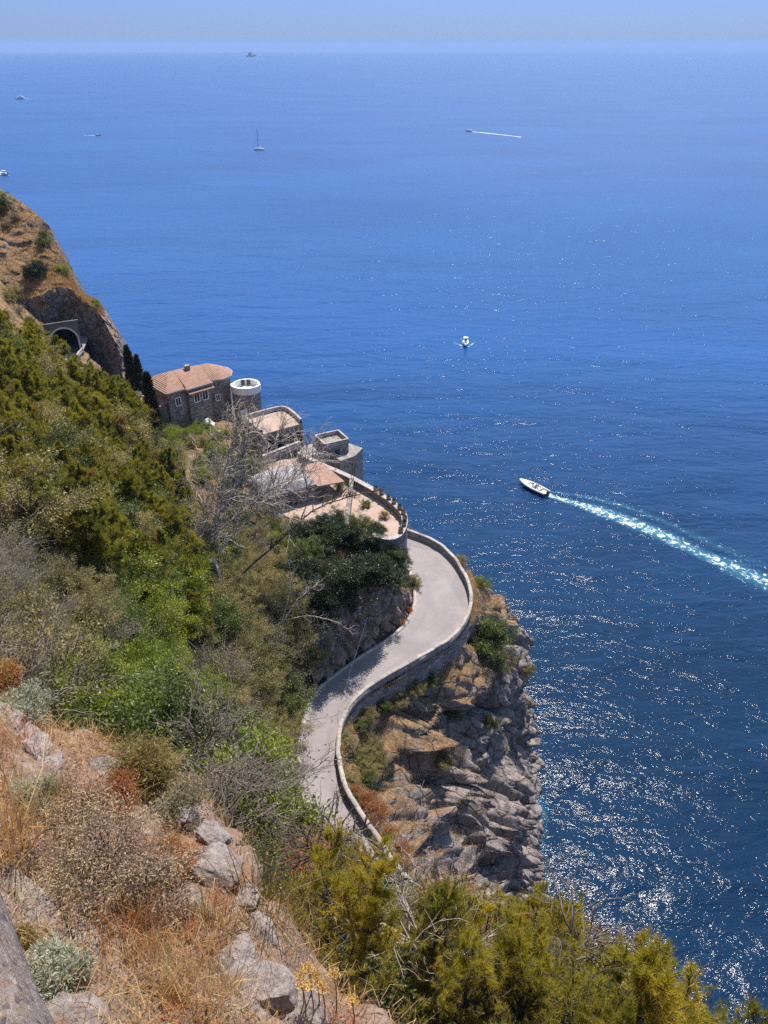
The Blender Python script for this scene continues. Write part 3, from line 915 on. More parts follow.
# big pale slabs that jut out of the face: sloping top, broken front
S_IDX = np.repeat(np.arange(NS), NT)
arc = np.concatenate([[0], np.cumsum(np.linalg.norm(np.diff(rings[2], axis=0), axis=1))])
bx_, by_, bd_ = project(q.T)
U_ = u[S_IDX]
pushes = np.zeros(len(q))
for (sx_, sy_, hw, out_, tall, tilt) in ((390, 712, 2.6, 2.0, 3.5, 0.2), (412, 735, 3.2, 2.4, 4.5, 0.2), (440, 762, 3.6, 3.2, 7.0, 0.25), (486, 790, 4.6, 3.4, 9.0, 0.3), (408, 790, 3.4, 3.0, 6.0, 0.2), (452, 828, 4.2, 2.6, 7.0, 0.25)):
    dd_ = np.hypot(bx_ - sx_, by_ - sy_)
    okk = (dd_ < 6) & (U_ < 17.0)
    if not okk.any(): continue
    kk = np.where(okk, bd_, 1e9).argmin()
    ds = arc[S_IDX] - arc[S_IDX[kk]]
    ztop = q[kk, 2] - tilt * ds + 0.8 * fbm(q * 0.35 + 3, 3, int(sx_))
    e_ = hw + 1.2 * fbm(q * 0.4, 3, int(sy_))
    lat = np.clip((e_ - np.abs(ds)) / 1.1, 0, 1)
    dz_ = ztop - q[:, 2]
    lat = lat * np.clip((17.5 - U_) / 1.2, 0, 1)
    push = out_ * np.clip(dz_ / (0.85 * out_), 0, 1) * np.clip((tall + 1.5 * small - dz_) / 1.2, 0, 1)
    pushes = np.maximum(pushes, push * lat)
disp = disp + pushes
q2 = q.copy()
q2[:, :2] += NRM * (disp * (0.12 + 0.88 * depth_fade))[:, None]
q2[:, 2] += (0.7 * small + 0.6 * fbm(q * 0.5, 3, 95)) * depth_fade * np.clip((q[:, 2] + 3) / 4, 0, 1)
CL = q2.reshape(NS, NT, 3)
tag(link('sea_cliff', grid_np('sea_cliff', CL), M['rock']), kind='structure')

# breaking water round the foot of the cliff
foot = spline_param(np.array([(x, y, 0.03) for x, y in ringD], float), u)
wd = np.linspace(-6, 4.5, 12)
P = np.zeros((NS, 12, 3))
P[..., :2] = foot[:, None, :2] + N2[:, None] * wd[None, :, None]
P[..., 2] = 0.03
me = grid_np('shore_foam', P)
fa = np.clip(1 - np.abs(wd + 1.0) / 5.5, 0, 1) * 0.85
a_ = me.attributes.new('foam', 'FLOAT', 'POINT')
a_.data.foreach_set('value', np.tile(fa, NS).astype(np.float32))
tag(link('shore_foam', me, M['foam']), kind='stuff')

# ------------------------------------------------------------------ headland with the road tunnel
rp = [(-60, 150, 184), (0, 188, 180), (22, 202, 178.5), (45, 222, 177), (60, 246, 175.5), (72, 272, 174.5), (79, 291, 174), (100, 303, 172), (114, 325, 170), (126, 352, 169), (131, 388, 168), (134, 430, 168)]
ridge = np.array([deep(a, b, c) for a, b, c in rp])
ridge = np.vstack([[-150, 212, 128], ridge])
topf = np.array([[-150, 172, 70], [-112, 166, 67], [-88, 163.5, 66], deep(22, 300, 164), deep(40, 296, 164), deep(56, 288, 165), deep(72, 290, 166), deep(84, 300, 166), deep(98, 312, 165.5), deep(110, 332, 165), deep(121, 356, 164.5), deep(127, 390, 164), deep(131, 432, 165)])
foot_ = topf.copy()
foot_[:, 1] -= np.array([8, 6, 3.0, 2.0, 1.4, 1.2, 1.2, 1.4, 1.8, 2.2, 2.0, 1.2, 0.8]); foot_[:, 2] = 50
back = ridge.copy()
back[:, 0] += 14; back[:, 1] += 26; back[:, 2] = -4
back[-3:, 0] += 6; back[-3:, 1] -= 14
low = foot_.copy(); low[:, 2] = -4; low[:, 1] -= 2.0
low[-4:, 0] += np.array([2, 4, 6, 8])
NSH = 300
uu = np.linspace(0, len(ridge) - 1, NSH)
RG = [spline_param(a, uu) for a in (low, foot_, topf, ridge, back)]
cnt = [14, 70, 90, 40]
rowsP = []
for k in range(4):
    f = np.linspace(0, 1, cnt[k], endpoint=(k == 3))[None, :, None]
    rowsP.append(RG[k][:, None] * (1 - f) + RG[k + 1][:, None] * f)
P = np.concatenate(rowsP, 1)
q = P.reshape(-1, 3)
steep = np.concatenate([np.full(84, 1.0), np.linspace(1, 0.3, 90), np.full(40, 0.6)])
st = np.tile(steep, NSH)
d1, d2, cid = worley(q / np.array([4.2, 4.2, 7.0]), 15)
e1, e2, cie = worley(q / np.array([1.6, 1.6, 2.6]), 25)
dd = (1.5 * cid * np.clip((d2 - d1) * 4, 0, 1) + 0.7 * cie * np.clip((e2 - e1) * 4, 0, 1) + 1.2 * fbm(q * 0.2, 4, 35) + 0.35 * fbm(q * 1.2, 4, 36)) - 1.0
tun = at(66, 352, RZ)
tdir = np.array([0.50, -0.866, 0]); tdir /= np.linalg.norm(tdir)      # the way the portal looks
tright = np.array([-tdir[1], tdir[0], 0])
near_t = np.hypot(q[:, 0] - tun[0], q[:, 1] - tun[1])
calm = np.clip((near_t - 4.5) / 5, 0, 1)
calm = np.where(q[:, 2] > 66, 1, calm)
q = q.copy()
q[:, 0] += dd * st * 0.45 * calm
q[:, 1] -= dd * st * 0.9 * calm
q[:, 2] += dd * (1 - st) * 0.8
HL = q.reshape(P.shape)
cen = (HL[:-1, :-1] + HL[1:, 1:]) / 2 - tun
al = cen @ tright
hole = (np.abs(al) < 2.5) & (cen[..., 2] < 4.1) & (cen @ tdir > -7) & (cen @ tdir < 14) & (cen[..., 2] > -6)
a = np.arange(NSH - 1)[:, None] * P.shape[1] + np.arange(P.shape[1] - 1)[None, :]
quad = np.stack([a, a + 1, a + P.shape[1] + 1, a + P.shape[1]], -1)[~hole]
me = mesh_np('headland', HL.reshape(-1, 3), [quad])
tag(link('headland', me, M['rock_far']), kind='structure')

def arched_wall(w, h, openings, thick, name, mat, parent):
    """a flat wall w wide and h high in the local XZ plane with arched openings (x, sill, width, height to the crown), given thickness along +Y"""
    bm = bmesh.new()
    def loop(pts):
        vs_ = [bm.verts.new((x, 0, z)) for x, z in pts]
        for k in range(len(vs_)):
            bm.edges.new((vs_[k], vs_[(k + 1) % len(vs_)]))
    loop([(-w / 2, 0), (w / 2, 0), (w / 2, h), (-w / 2, h)])
    for cx, sill, ow, oh in openings:
        r = ow / 2
        arc = [(cx + r * math.cos(t_), sill + oh - r + r * math.sin(t_)) for t_ in np.linspace(0, math.pi, 13)]
        loop([(cx - r, sill + 0.02), (cx + r, sill + 0.02)] + arc)
    bmesh.ops.triangle_fill(bm, edges=bm.edges[:], use_beauty=True)
    ret = bmesh.ops.extrude_face_region(bm, geom=bm.faces[:])
    for v_ in [e for e in ret['geom'] if isinstance(e, bmesh.types.BMVert)]:
        v_.co.y += thick
    bmesh.ops.recalc_face_normals(bm, faces=bm.faces[:])
    me_ = bpy.data.meshes.new(name)
    bm.to_mesh(me_); bm.free()
    return link(name, me_, mat, parent)

root = empty('road_tunnel', tun + tdir * 1.2, math.atan2(tright[1], tright[0]))
root.scale = (0.9, 0.9, 0.9)
tag(root, 'dark round arched road tunnel in the grey rock of the headland', 'tunnel')
arched_wall(7.4, 7.2, [(0, 0, 6.0, 5.9)], 1.0, 'portal_wall', M['concrete'], root)
th = np.linspace(0, math.pi, 25)
rim = MB()
prof = [(2.98, -0.12), (3.36, -0.12), (3.36, 0.02), (2.98, 0.02)]
P = np.zeros((27, 5, 3))
for k, t_ in enumerate(np.concatenate([[-1], th, [-2]])):
    for j, (r_, y_) in enumerate(prof + prof[:1]):
        if t_ == -1: P[k, j] = (r_, y_, 0)
        elif t_ == -2: P[k, j] = (-r_, y_, 0)
        else: P[k, j] = (r_ * math.cos(t_), y_, 2.9 + r_ * math.sin(t_))
rim.grid(P); rim.build('arch_ring', M['ringstone'], root)
bx = MB(); bx.box((0, -0.1, 7.35), (7.7, 0.5, 0.3)); bx.build('cornice', M['concrete'], root)
P = np.zeros((27, 2, 3))
for k in range(27):
    x_, z_ = (3.0, 0) if k == 0 else (-3.0, 0) if k == 26 else (3.0 * math.cos(th[k - 1]), 2.9 + 3.0 * math.sin(th[k - 1]))
    P[k, 0] = (x_, 0.9, z_); P[k, 1] = (x_ * 0.8, 14, z_ * 0.6)
ln = MB(); ln.grid(P); ln.box((0, 14.2, 1.7), (4.8, 0.3, 3.5)); ln.build('lining', M['dark'], root)

# ------------------------------------------------------------------ villa on the headland
def offset_loop(pts, d):
    p = np.asarray(pts, float)
    a, b = np.roll(p, 1, 0), np.roll(p, -1, 0)
    t1 = (p - a) / (np.linalg.norm(p - a, axis=1, keepdims=True) + 1e-9)
    t2 = (b - p) / (np.linalg.norm(b - p, axis=1, keepdims=True) + 1e-9)
    n_ = np.stack([t1[:, 1] + t2[:, 1], -(t1[:, 0] + t2[:, 0])], 1)
    n_ /= np.linalg.norm(n_, axis=1, keepdims=True) + 1e-9
    return p + n_ * d

def hip_roof(loop, z, r0, r1, rise, over, name, mat, parent, thick=0.22):
    """tiled hip roof over a counter-clockwise loop, ridge from r0 to r1"""
    e = resample(np.vstack([offset_loop(loop, over), offset_loop(loop, over)[:1]]), 64)[:-1]
    r0, r1 = np.array(r0, float), np.array(r1, float)
    d = r1 - r0
    tt = np.clip(((e - r0) @ d) / (d @ d), 0, 1)
    rp_ = r0 + tt[:, None] * d
    mb = MB()
    rowz = [(0.0, z - thick), (0.0, z), (0.35, z + rise * 0.42), (0.7, z + rise * 0.76), (1.0, z + rise)]
    P = np.zeros((len(e) + 1, len(rowz), 3))
    for j, (f, zz) in enumerate(rowz):
        q_ = e * (1 - f) + rp_ * f
        P[:-1, j, :2] = q_; P[:-1, j, 2] = zz
    P[-1] = P[0]
    mb.grid(P)
    return mb.build(name, mat, parent)

def window(parent, x, z, w, h, ny, mat_frame, name='window', out=1):
    """framed window on a wall that faces local -Y at y = ny"""
    mb = MB()
    f = 0.12
    mb.box((x - w / 2, ny - 0.02, z), (f, 0.16, h + f)); mb.box((x + w / 2, ny - 0.02, z), (f, 0.16, h + f))
    mb.box((x, ny - 0.021, z + h / 2), (w - f - 0.004, 0.158, f)); mb.box((x, ny - 0.06, z - h / 2 - 0.04), (w - f - 0.004, 0.3, 0.1))
    mb.box((x, ny - 0.015, z), (0.07, 0.12, h - f - 0.02))
    o_ = mb.build(name, mat_frame, parent)
    g = MB(); g.box((x, ny + 0.02, z), (w - f - 0.01, 0.06, h - f - 0.01))
    g.build('pane', M['glass'], o_)
    return o_

vrz = math.atan2(7.5, 8.3)
vorg = np.array([-33.6, 111.6, 57.0])
villa = empty('villa', vorg, vrz)
tag(villa, 'stone villa with a pinkish terracotta hip roof standing beside the three cypresses', 'villa')
body = [(0, 0), (3.2, 0), (3.2, -0.6), (7.2, -0.6), (7.2, 0.5), (9.5, -0.3), (11.2, 0.2), (12.2, 1.5), (12.4, 3.2), (11.5, 4.8), (9.6, 5.6), (7, 7.0), (0, 7.0)]
mb = MB(); mb.prism(body, -6, 7.0); mb.build('wall', M['villa_wall'], villa)
hip_roof(body, 7.05, (2.6, 3.9), (8.9, 3.2), 1.65, 0.42, 'roof', M['tiles'], villa)
rf = MB()
band = np.vstack([offset_loop(body, 0.47), offset_loop(body, 0.47)[:1]])
pth = np.column_stack([resample(band, 120), np.full(120, 6.86)])
rf.grid(swept(pth, [(0.08, -0.12), (-0.08, -0.12), (-0.08, 0.16), (0.08, 0.16)]))
rf.build('eaves_trim', M['coping'], villa)
wing = [(-3.4, 0.6), (0, 0.6), (0, 5.2), (-3.4, 5.2)]
mb = MB(); mb.prism(wing, -5, [4.4, 5.4, 5.4, 4.4]); mb.build('side_wing', M['villa_wall'], villa)
mb = MB()
mb.add([(-3.9, 0.1, 4.35), (0, 0.1, 5.5), (0, 5.6, 5.5), (-3.9, 5.6, 4.35), (-3.9, 0.1, 4.15), (0, 0.1, 5.3), (0, 5.6, 5.3), (-3.9, 5.6, 4.15)],
       [(0, 1, 2, 3), (4, 7, 6, 5), (0, 4, 5, 1), (1, 5, 6, 2), (2, 6, 7, 3), (3, 7, 4, 0)])
mb.build('side_roof', M['tiles'], villa)
window(villa, 1.6, 5.1, 0.9, 1.3, 0.0, M['white'])
window(villa, 4.6, 5.2, 1.0, 1.5, -0.6, M['white'])
window(villa, 6.1, 5.2, 1.0, 1.5, -0.6, M['white'])
window(villa, 8.6, 3.9, 0.8, 1.0, -0.1, M['white'])
mb = MB(); mb.box((-1.5, 0.55, 2.9), (1.1, 0.12, 2.2)); mb.build('door', M['shutter'], villa)
mb = MB()
mb.add([(3.0, -1.4, 6.3), (7.5, -1.4, 6.3), (7.5, 0.6, 7.15), (3.0, 0.6, 7.15), (3.0, -1.4, 6.12), (7.5, -1.4, 6.12), (7.5, 0.6, 6.97), (3.0, 0.6, 6.97)],
       [(0, 1, 2, 3), (4, 7, 6, 5), (0, 4, 5, 1), (1, 5, 6, 2), (2, 6, 7, 3), (3, 7, 4, 0)])
mb.build('porch_roof', M['tiles'], villa)
mb = MB(); mb.box((5.6, 3.2, 8.6), (0.7, 0.6, 1.0)); mb.box((5.6, 3.2, 9.15), (0.9, 0.8, 0.12)); mb.build('chimney', M['villa_wall'], villa)

# round tower with a white terrace
tw = empty('round_tower', (-22.6, 118.6, 52.0))
tag(tw, 'round stone tower with a white walled roof terrace beside the villa', 'tower')
cir = lambda r_, n_=48: [(0.86 * r_ * math.cos(a_) * (1.12 if math.sin(a_) < 0 else 1), 0.86 * r_ * math.sin(a_)) for a_ in np.linspace(0, 2 * math.pi, n_, endpoint=False)]
mb = MB(); mb.prism(cir(2.45), 0, 9.5); mb.build('wall', M['villa_wall'], tw)
mb = MB(); mb.prism(cir(2.5), 9.5, 9.72); mb.build('terrace_floor', M['white'], tw)
cp = np.column_stack([np.array(cir(2.42, 61) + cir(2.42, 61)[:1]), np.full(62, 9.72)])
mb = MB(); mb.grid(swept(cp, [(0.14, 0.0), (-0.14, 0.0), (-0.14, 1.0), (0.14, 1.0)])); mb.build('terrace_parapet', M['white'], tw)
for x_, y_ in ((-0.8, 1.66), (0.1, 1.80)):
    mb = MB(); mb.box((x_, y_, 10.3), (0.5, 0.34, 0.85)); mb.build('niche', M['shutter'], tw)
tw2 = MB(); tw2.box((-0.3, -2.35, 6.2), (1.1, 0.5, 1.6)); tw2.build('window', M['white'], tw)

# stone terrace house with arches
pv_c = at(284, 452, 60.6)
pav = empty('arched_pavilion', pv_c, 0.62)
tag(pav, 'small flat roofed stone pavilion with dark arched openings above the paved terrace', 'pavilion')
arched_wall(6.6, 3.4, [(-1.9, 0.35, 1.15, 2.1), (-0.35, 0.35, 1.15, 2.1), (1.2, 0.35, 1.15, 2.1), (2.55, 0.35, 0.8, 2.1)], 0.35, 'arcade_wall', M['villa_wall'], pav)
mb = MB(); mb.box((-3.12, 2.9, 1.7), (0.35, 5.1, 3.4)); mb.box((3.12, 2.9, 1.7), (0.35, 5.1, 3.4)); mb.box((0, 5.6, 1.7), (6.6, 0.3, 3.4)); mb.box((0, 2.9, -6), (6.58, 5.7, 11.9))
mb.build('wall', M['villa_wall'], pav)
mb = MB(); mb.box((0, 2.85, 3.5), (6.5, 5.7, 0.2)); mb.build('roof_terrace', M['paving'], pav)
loop = np.array([(-3.1, 0.1, 3.4), (-3.1, 3, 3.4), (-2.6, 5.6, 3.4), (0, 6.0, 3.4), (3.2, 5.6, 3.4), (3.5, 3.0, 3.4), (3.1, 0.1, 3.4)])
mb = MB(); mb.grid(swept(spline(loop, 0.25), [(0.16, 0), (-0.16, 0), (-0.16, 0.85), (0.16, 0.85)])); mb.build('roof_parapet', M['coping'], pav)

# grey belvedere block with two stepped terraces on the sea side
bv_c = at(331, 466, 58.0) - [0, 0, 0.6]
bv = empty('belvedere', bv_c, 0.5)
bv.scale = (0.86, 0.86, 0.86)
tag(bv, 'pale grey lookout building with stepped flat terraces on the sea edge', 'lookout')
mb = MB(); mb.box((0.6, 0.6, -3.5), (4.2, 4.0, 17)); mb.build('tower_block', M['villa_wall'], bv)
mb = MB()
for (x_, y_, sx_, sy_) in ((0.6, -1.3, 4.4, 0.28), (0.6, 2.5, 4.4, 0.28), (-1.5, 0.6, 0.28, 3.5), (2.7, 0.6, 0.28, 3.5)):
    mb.box((x_, y_, 5.35), (sx_, sy_, 0.8))
mb.build('roof_parapet', M['coping'], bv)
mb = MB(); mb.prism([(-4.6, -1.0), (-1.6, -1.6), (-1.6, 2.6), (-3.4, 3.0), (-5.0, 1.2)], -12, 4.1); mb.build('side_terrace', M['coping'], bv)
mb = MB(); mb.prism([(0.0, -3.6), (3.0, -3.2), (5.4, -1.2), (4.2, 1.6), (2.72, 1.6), (2.72, -1.45), (0, -1.45)], -12, 3.3); mb.build('lower_terrace', M['parapet'], bv)
mb = MB(); mb.box((0.5, -1.46, 3.4), (1.0, 0.1, 1.6)); mb.build('door', M['shutter'], bv)

# paved garden terrace on its retaining wall, curved corner above the hairpin
TZ = 62.0
edge_px = [(262, 470), (280, 460), (300, 458), (322, 470), (345, 480), (368, 492), (386, 503), (398, 513), (405, 522), (405, 533), (399, 543), (388, 546), (372, 542), (345, 540), (322, 538), (306, 540), (292, 536), (275, 520), (262, 500)]
floor_loop = np.array([at(a_, b_, TZ)[:2] for a_, b_ in edge_px])
gt = empty('garden_terrace', (0, 0, 0))
tag(gt, 'terracotta paved garden terrace with a curved stone edge above the hairpin', 'terrace')
mb = MB(); mb.prism(floor_loop[::-1], TZ - 0.3, TZ); mb.build('paved_floor', M['paving'], gt)
rimline = spline(np.column_stack([floor_loop[2:13], np.full(11, TZ)]), 0.3)
wallrim = np.vstack([rimline])
mb = MB(); mb.grid(jitter(swept(resample(wallrim, 160), [(0.3, -8.0), (0.12, 0.85), (-0.42, 0.85), (-0.42, -0.3)], False), 0.05, 1.0, 7)); mb.build('edge_wall', M['masonry'], gt)
mb = MB(); mb.grid(jitter(swept(resample(wallrim, 160), [(0.22, 0.852), (0.22, 1.0), (-0.5, 1.0), (-0.5, 0.852)]), 0.03, 1.0, 8)); mb.build('coping', M['coping'], gt)
# cross wall and steps that divide the terrace
a_, b_ = at(352, 486, TZ)[:2], at(346, 540, TZ)[:2]
c_ = (a_ + b_) / 2
mb = MB(); mb.box((c_[0], c_[1], TZ + 0.6), (0.5, float(np.linalg.norm(b_ - a_)), 1.2), math.atan2(b_[1] - a_[1], b_[0] - a_[0]) - math.pi / 2)
mb.build('dividing_wall', M['masonry'], gt)
a_, b_ = at(262, 462, TZ)[:2], at(300, 447, TZ)[:2]
c_ = (a_ + b_) / 2
mb = MB(); mb.box((c_[0], c_[1], TZ + 0.45), (float(np.linalg.norm(b_ - a_)), 0.45, 0.95), math.atan2(b_[1] - a_[1], b_[0] - a_[0])); mb.build('low_wall', M['coping'], gt)

# small hall with a weathered barrel vault at the back of the terrace
hv_c = at(283, 497, 62.0)
hall = empty('vaulted_hall', hv_c, 0.55)
tag(hall, 'low hall with a weathered grey domed roof behind the bare branches', 'hall')
mb = MB(); mb.prism([(-3.2, -2.6), (3.2, -2.6), (3.2, 2.6), (-3.2, 2.6)], -5, 2.2); mb.build('wall', M['villa_wall'], hall)
P = np.zeros((25, 15, 3))
for i_ in range(25):
    for j_ in range(15):
        x_, y_ = -3.4 + 6.8 * i_ / 24, -2.8 + 5.6 * j_ / 14
        P[i_, j_] = (x_, y_, 2.2 + 1.35 * (1 - (x_ / 3.4) ** 2) ** 0.5 * (1 - (y_ / 2.8) ** 2) ** 0.5)
mb = MB(); mb.grid(P); mb.build('vault_roof', M['dome'], hall, True)
mb = MB(); mb.box((0, -2.62, 0.6), (1.4, 0.1, 2.0)); mb.build('door', M['shutter'], hall)
mb = MB(); mb.add([(3.3, -3.2, 2.1), (7.0, -3.2, 1.7), (7.0, 3.0, 1.7), (3.3, 3.0, 2.1), (3.3, -3.2, 1.95), (7.0, -3.2, 1.55), (7.0, 3.0, 1.55), (3.3, 3.0, 1.95)],
                  [(0, 1, 2, 3), (4, 7, 6, 5), (0, 4, 5, 1), (1, 5, 6, 2), (2, 6, 7, 3), (3, 7, 4, 0)])
mb.build('awning_roof', M['tiles'], hall)
for x_, y_ in ((6.7, -2.9), (6.7, 2.7)):
    mb = MB(); mb.box((x_, y_, 0.75), (0.3, 0.3, 1.6)); mb.build('pillar', M['coping'], hall)

# rough rock bank cut on the inside of the bend
i0, i1 = near_index(INN, at(415, 598, RZ)), near_index(INN, at(318, 692, RZ))
seg = resample(INN[i0:i1], 260)
nn = normals2d(seg)
NB = 110
rows = np.linspace(0, 1, NB)
htop = np.interp(np.linspace(0, 1, 260), [0, 0.12, 0.3, 0.5, 0.8, 1], [0.4, 3.0, 6.0, 7.6, 7.2, 5.0])
P = np.zeros((260, NB, 3))
back_ = np.interp(np.linspace(0, 1, 260), [0, 0.15, 0.3, 1], [0.7, 1.0, 0.9, 0.6])
P[..., :2] = seg[:, None, :2] - nn[:, None] * (back_[:, None] + 0.18 * htop[:, None] * rows[None])[..., None]
P[..., 2] = RZ - 0.2 + rows[None] * htop[:, None]
q = P.reshape(-1, 3)
e1, e2, cie = worley(q / np.array([1.5, 1.5, 2.2]), 101)
f1, f2, cif = worley(q / np.array([0.6, 0.6, 0.8]), 104)
dd = 0.8 * cie * np.clip((e2 - e1) * 4, 0, 1) + 0.3 * cif * np.clip((f2 - f1) * 4, 0, 1) + 0.8 * fbm(q * 0.45, 4, 111)
dd = np.minimum(dd, np.repeat(back_, NB) + 0.1)
q = q.copy(); q[:, :2] += np.repeat(nn, NB, 0) * dd[:, None] * 0.8
tag(link('rock_bank', grid_np('rock_bank', q.reshape(P.shape)), M['rock']), kind='structure')
BANK = [(seg[int(f_ * 259)] - np.append(nn[int(f_ * 259)] * 2.1, 0), float(htop[int(f_ * 259)])) for f_ in (0.26, 0.36, 0.46, 0.56, 0.66, 0.78)]
# steel cables slung from the bank to the road edge
for (p0, p1, lab) in ((at(367, 618, 59.3), at(348, 677, 55.1), 'thin pale steel cable running straight down from the rock bank to the road'),
                      (at(358, 616, 59.5), at(314, 650, 57.0), 'thin steel cable slanting across the rock bank into the bushes')):
    mb = MB(); mb.tube([p0, (p0 + p1) / 2 - [0, 0, 0.1], p1], [0.05, 0.05, 0.05], 6)
    tag(mb.build('steel_cable', M['cable']), lab, 'cable')

# ------------------------------------------------------------------ plants: prototypes
UP = np.array([0, 0, 1.0])

def unit(v):
    return v / (np.linalg.norm(v) + 1e-9)

def rand_dir(rng):
    return unit(rng.normal(size=3))

def grow(rng, p, d, L, r, lvl, cfg, segs, tips):
    """one limb and, from it, its own smaller limbs; cfg[lvl] = (children, angle, length ratio, upward pull, wobble)"""
    kids, ang_, ratio, lift, wob = cfg[lvl]
    m_ = 5 if L > 0.5 else 4
    pts = [p]
    for k in range(m_ - 1):
        d = unit(d + rng.normal(size=3) * wob + UP * lift)
        pts.append(pts[-1] + d * L / (m_ - 1))
    pts = np.array(pts)
    segs.append((pts, np.linspace(r, r * 0.45, m_)))
    if lvl + 1 >= len(cfg):
        tips.append((pts[-1], d)); tips.append((pts[-2] * 0.5 + pts[-3] * 0.5, d))
        return
    for k in range(kids):
        f = 0.3 + 0.7 * (k + rng.random() * 0.8) / kids
        f = min(f, 1.0)
        i = min(int(f * (m_ - 1)), m_ - 2); fr_ = f * (m_ - 1) - i
        q_ = pts[i] * (1 - fr_) + pts[i + 1] * fr_
        ax = unit(np.cross(d, rand_dir(rng)))
        nd = unit(d * math.cos(ang_) + ax * math.sin(ang_))
        grow(rng, q_, nd, L * ratio * (0.75 + 0.5 * rng.random()), r * 0.55, lvl + 1, cfg, segs, tips)
    tips.append((pts[-1], d))

def tuft_mesh(name, rng, tips, per, length, width, spread=0.8, back=0.25):
    """needles: thin triangles that fan out from each twig end"""
    P = np.array([t_[0] for t_ in tips]); D = np.array([t_[1] for t_ in tips])
    n_ = len(P) * per
    P = np.repeat(P, per, 0); D = np.repeat(D, per, 0)
    P = P - D * (rng.random((n_, 1)) * back)
    dd_ = D * 0.8 + rng.normal(size=(n_, 3)) * spread + UP * 0.25
    dd_ /= np.linalg.norm(dd_, axis=1, keepdims=True)
    s_ = np.cross(dd_, rng.normal(size=(n_, 3))); s_ /= np.linalg.norm(s_, axis=1, keepdims=True)
    l_ = length * (0.6 + 0.8 * rng.random((n_, 1)))
    V = np.stack([P - s_ * width, P + s_ * width, P + dd_ * l_], 1).reshape(-1, 3)
    return mesh_np(name, V, [np.arange(n_ * 3).reshape(-1, 3)])

def leaf_mesh(name, rng, tips, per, length, cloud, aspect=0.42, up=0.5):
    """leaves: folded diamonds in a loose cluster round each twig end"""
    P = np.array([t_[0] for t_ in tips]); D = np.array([t_[1] for t_ in tips])
    n_ = len(P) * per
    P = np.repeat(P, per, 0); D = np.repeat(D, per, 0)
    off = rng.normal(size=(n_, 3)) * cloud * np.array([1, 1, 0.75])
    dd_ = off / (np.linalg.norm(off, axis=1, keepdims=True) + 1e-9) + D * 0.7 + rng.normal(size=(n_, 3)) * 0.5
    dd_ /= np.linalg.norm(dd_, axis=1, keepdims=True)
    nr = rng.normal(size=(n_, 3)) + UP * up * 2
    s_ = np.cross(dd_, nr); s_ /= np.linalg.norm(s_, axis=1, keepdims=True) + 1e-9
    l_ = length * (0.6 + 0.8 * rng.random((n_, 1)))
    b_ = P + off
    V = np.stack([b_, b_ + dd_ * l_ * 0.5 - s_ * l_ * aspect * 0.5, b_ + dd_ * l_, b_ + dd_ * l_ * 0.5 + s_ * l_ * aspect * 0.5], 1).reshape(-1, 3)
    return mesh_np(name, V, [np.arange(n_ * 4).reshape(-1, 4)])

def blade_mesh(name, rng, base, dirs, length, width, lean=0.4, bend=0.5):
    """grass: two-part bent blades from the given base points"""
    n_ = len(base)
    d_ = dirs + rng.normal(size=(n_, 3)) * lean
    d_[:, 2] = np.abs(d_[:, 2]) + 0.25
    d_ /= np.linalg.norm(d_, axis=1, keepdims=True)
    s_ = np.cross(d_, rng.normal(size=(n_, 3))); s_ /= np.linalg.norm(s_, axis=1, keepdims=True)
    l_ = length * (0.45 + 0.9 * rng.random((n_, 1)))
    mid = base + d_ * l_ * 0.55
    d2_ = d_ + rng.normal(size=(n_, 3)) * bend; d2_[:, 2] -= bend * 0.5
    d2_ /= np.linalg.norm(d2_, axis=1, keepdims=True)
    tip = mid + d2_ * l_ * 0.5
    V = np.stack([base - s_ * width, base + s_ * width, mid + s_ * width * 0.8, mid - s_ * width * 0.8, tip], 1).reshape(-1, 3)
    k = np.arange(n_)[:, None] * 5
    return mesh_np(name, V, [k + np.array([[0, 1, 2, 3]]), k + np.array([[3, 2, 4]])])

PROTO = {}

def shape_tips(tips, rng, ell, bottom=-9):
    """drop twig ends outside an uneven dome so that outlines differ"""
    return [t_ for t_ in tips if t_[0][2] > bottom]

def make_pine(seed, h, spread, per, nl, wd, mat, dens=1.0, low=0.22):
    rng = np.random.default_rng(seed)
    segs, tips = [], []
    tp = [np.zeros(3)]
    lean = rng.normal(size=2) * 0.05
    for k in range(7):
        tp.append(tp[-1] + np.array([lean[0] + rng.normal() * 0.05, lean[1] + rng.normal() * 0.05, 1]) * h / 7)
    tp = np.array(tp)
    segs.append((tp, np.linspace(0.02 * h + 0.03, 0.02, 8)))
    nb = int(26 * dens)
    for k in range(nb):
        f = low + (0.98 - low) * (k + rng.random()) / nb
        i = min(int(f * 7), 6); q_ = tp[i] + (tp[i + 1] - tp[i]) * (f * 7 - i)
        a_ = k * 2.4 + rng.random()
        el = 0.15 + 0.75 * f + rng.normal() * 0.15
        d_ = np.array([math.cos(a_) * math.cos(el), math.sin(a_) * math.cos(el), math.sin(el)])
        L = spread * (1.15 - 0.85 * f) * (0.55 + 0.75 * rng.random())
        grow(rng, q_, d_, L, 0.012 * h * (1.1 - f) + 0.012, 0, [(5, 0.8, 0.5, 0.10, 0.16), (4, 0.7, 0.5, 0.14, 0.2), (0, 0, 0, 0.2, 0.25)], segs, tips)
    tips.append((tp[-1], UP))
    return [('trunk', tubes_np('pine_trunk', segs, 4), M['bark']), ('crown', tuft_mesh('pine_crown', rng, tips, per, nl, wd, 0.75), M[mat])], h

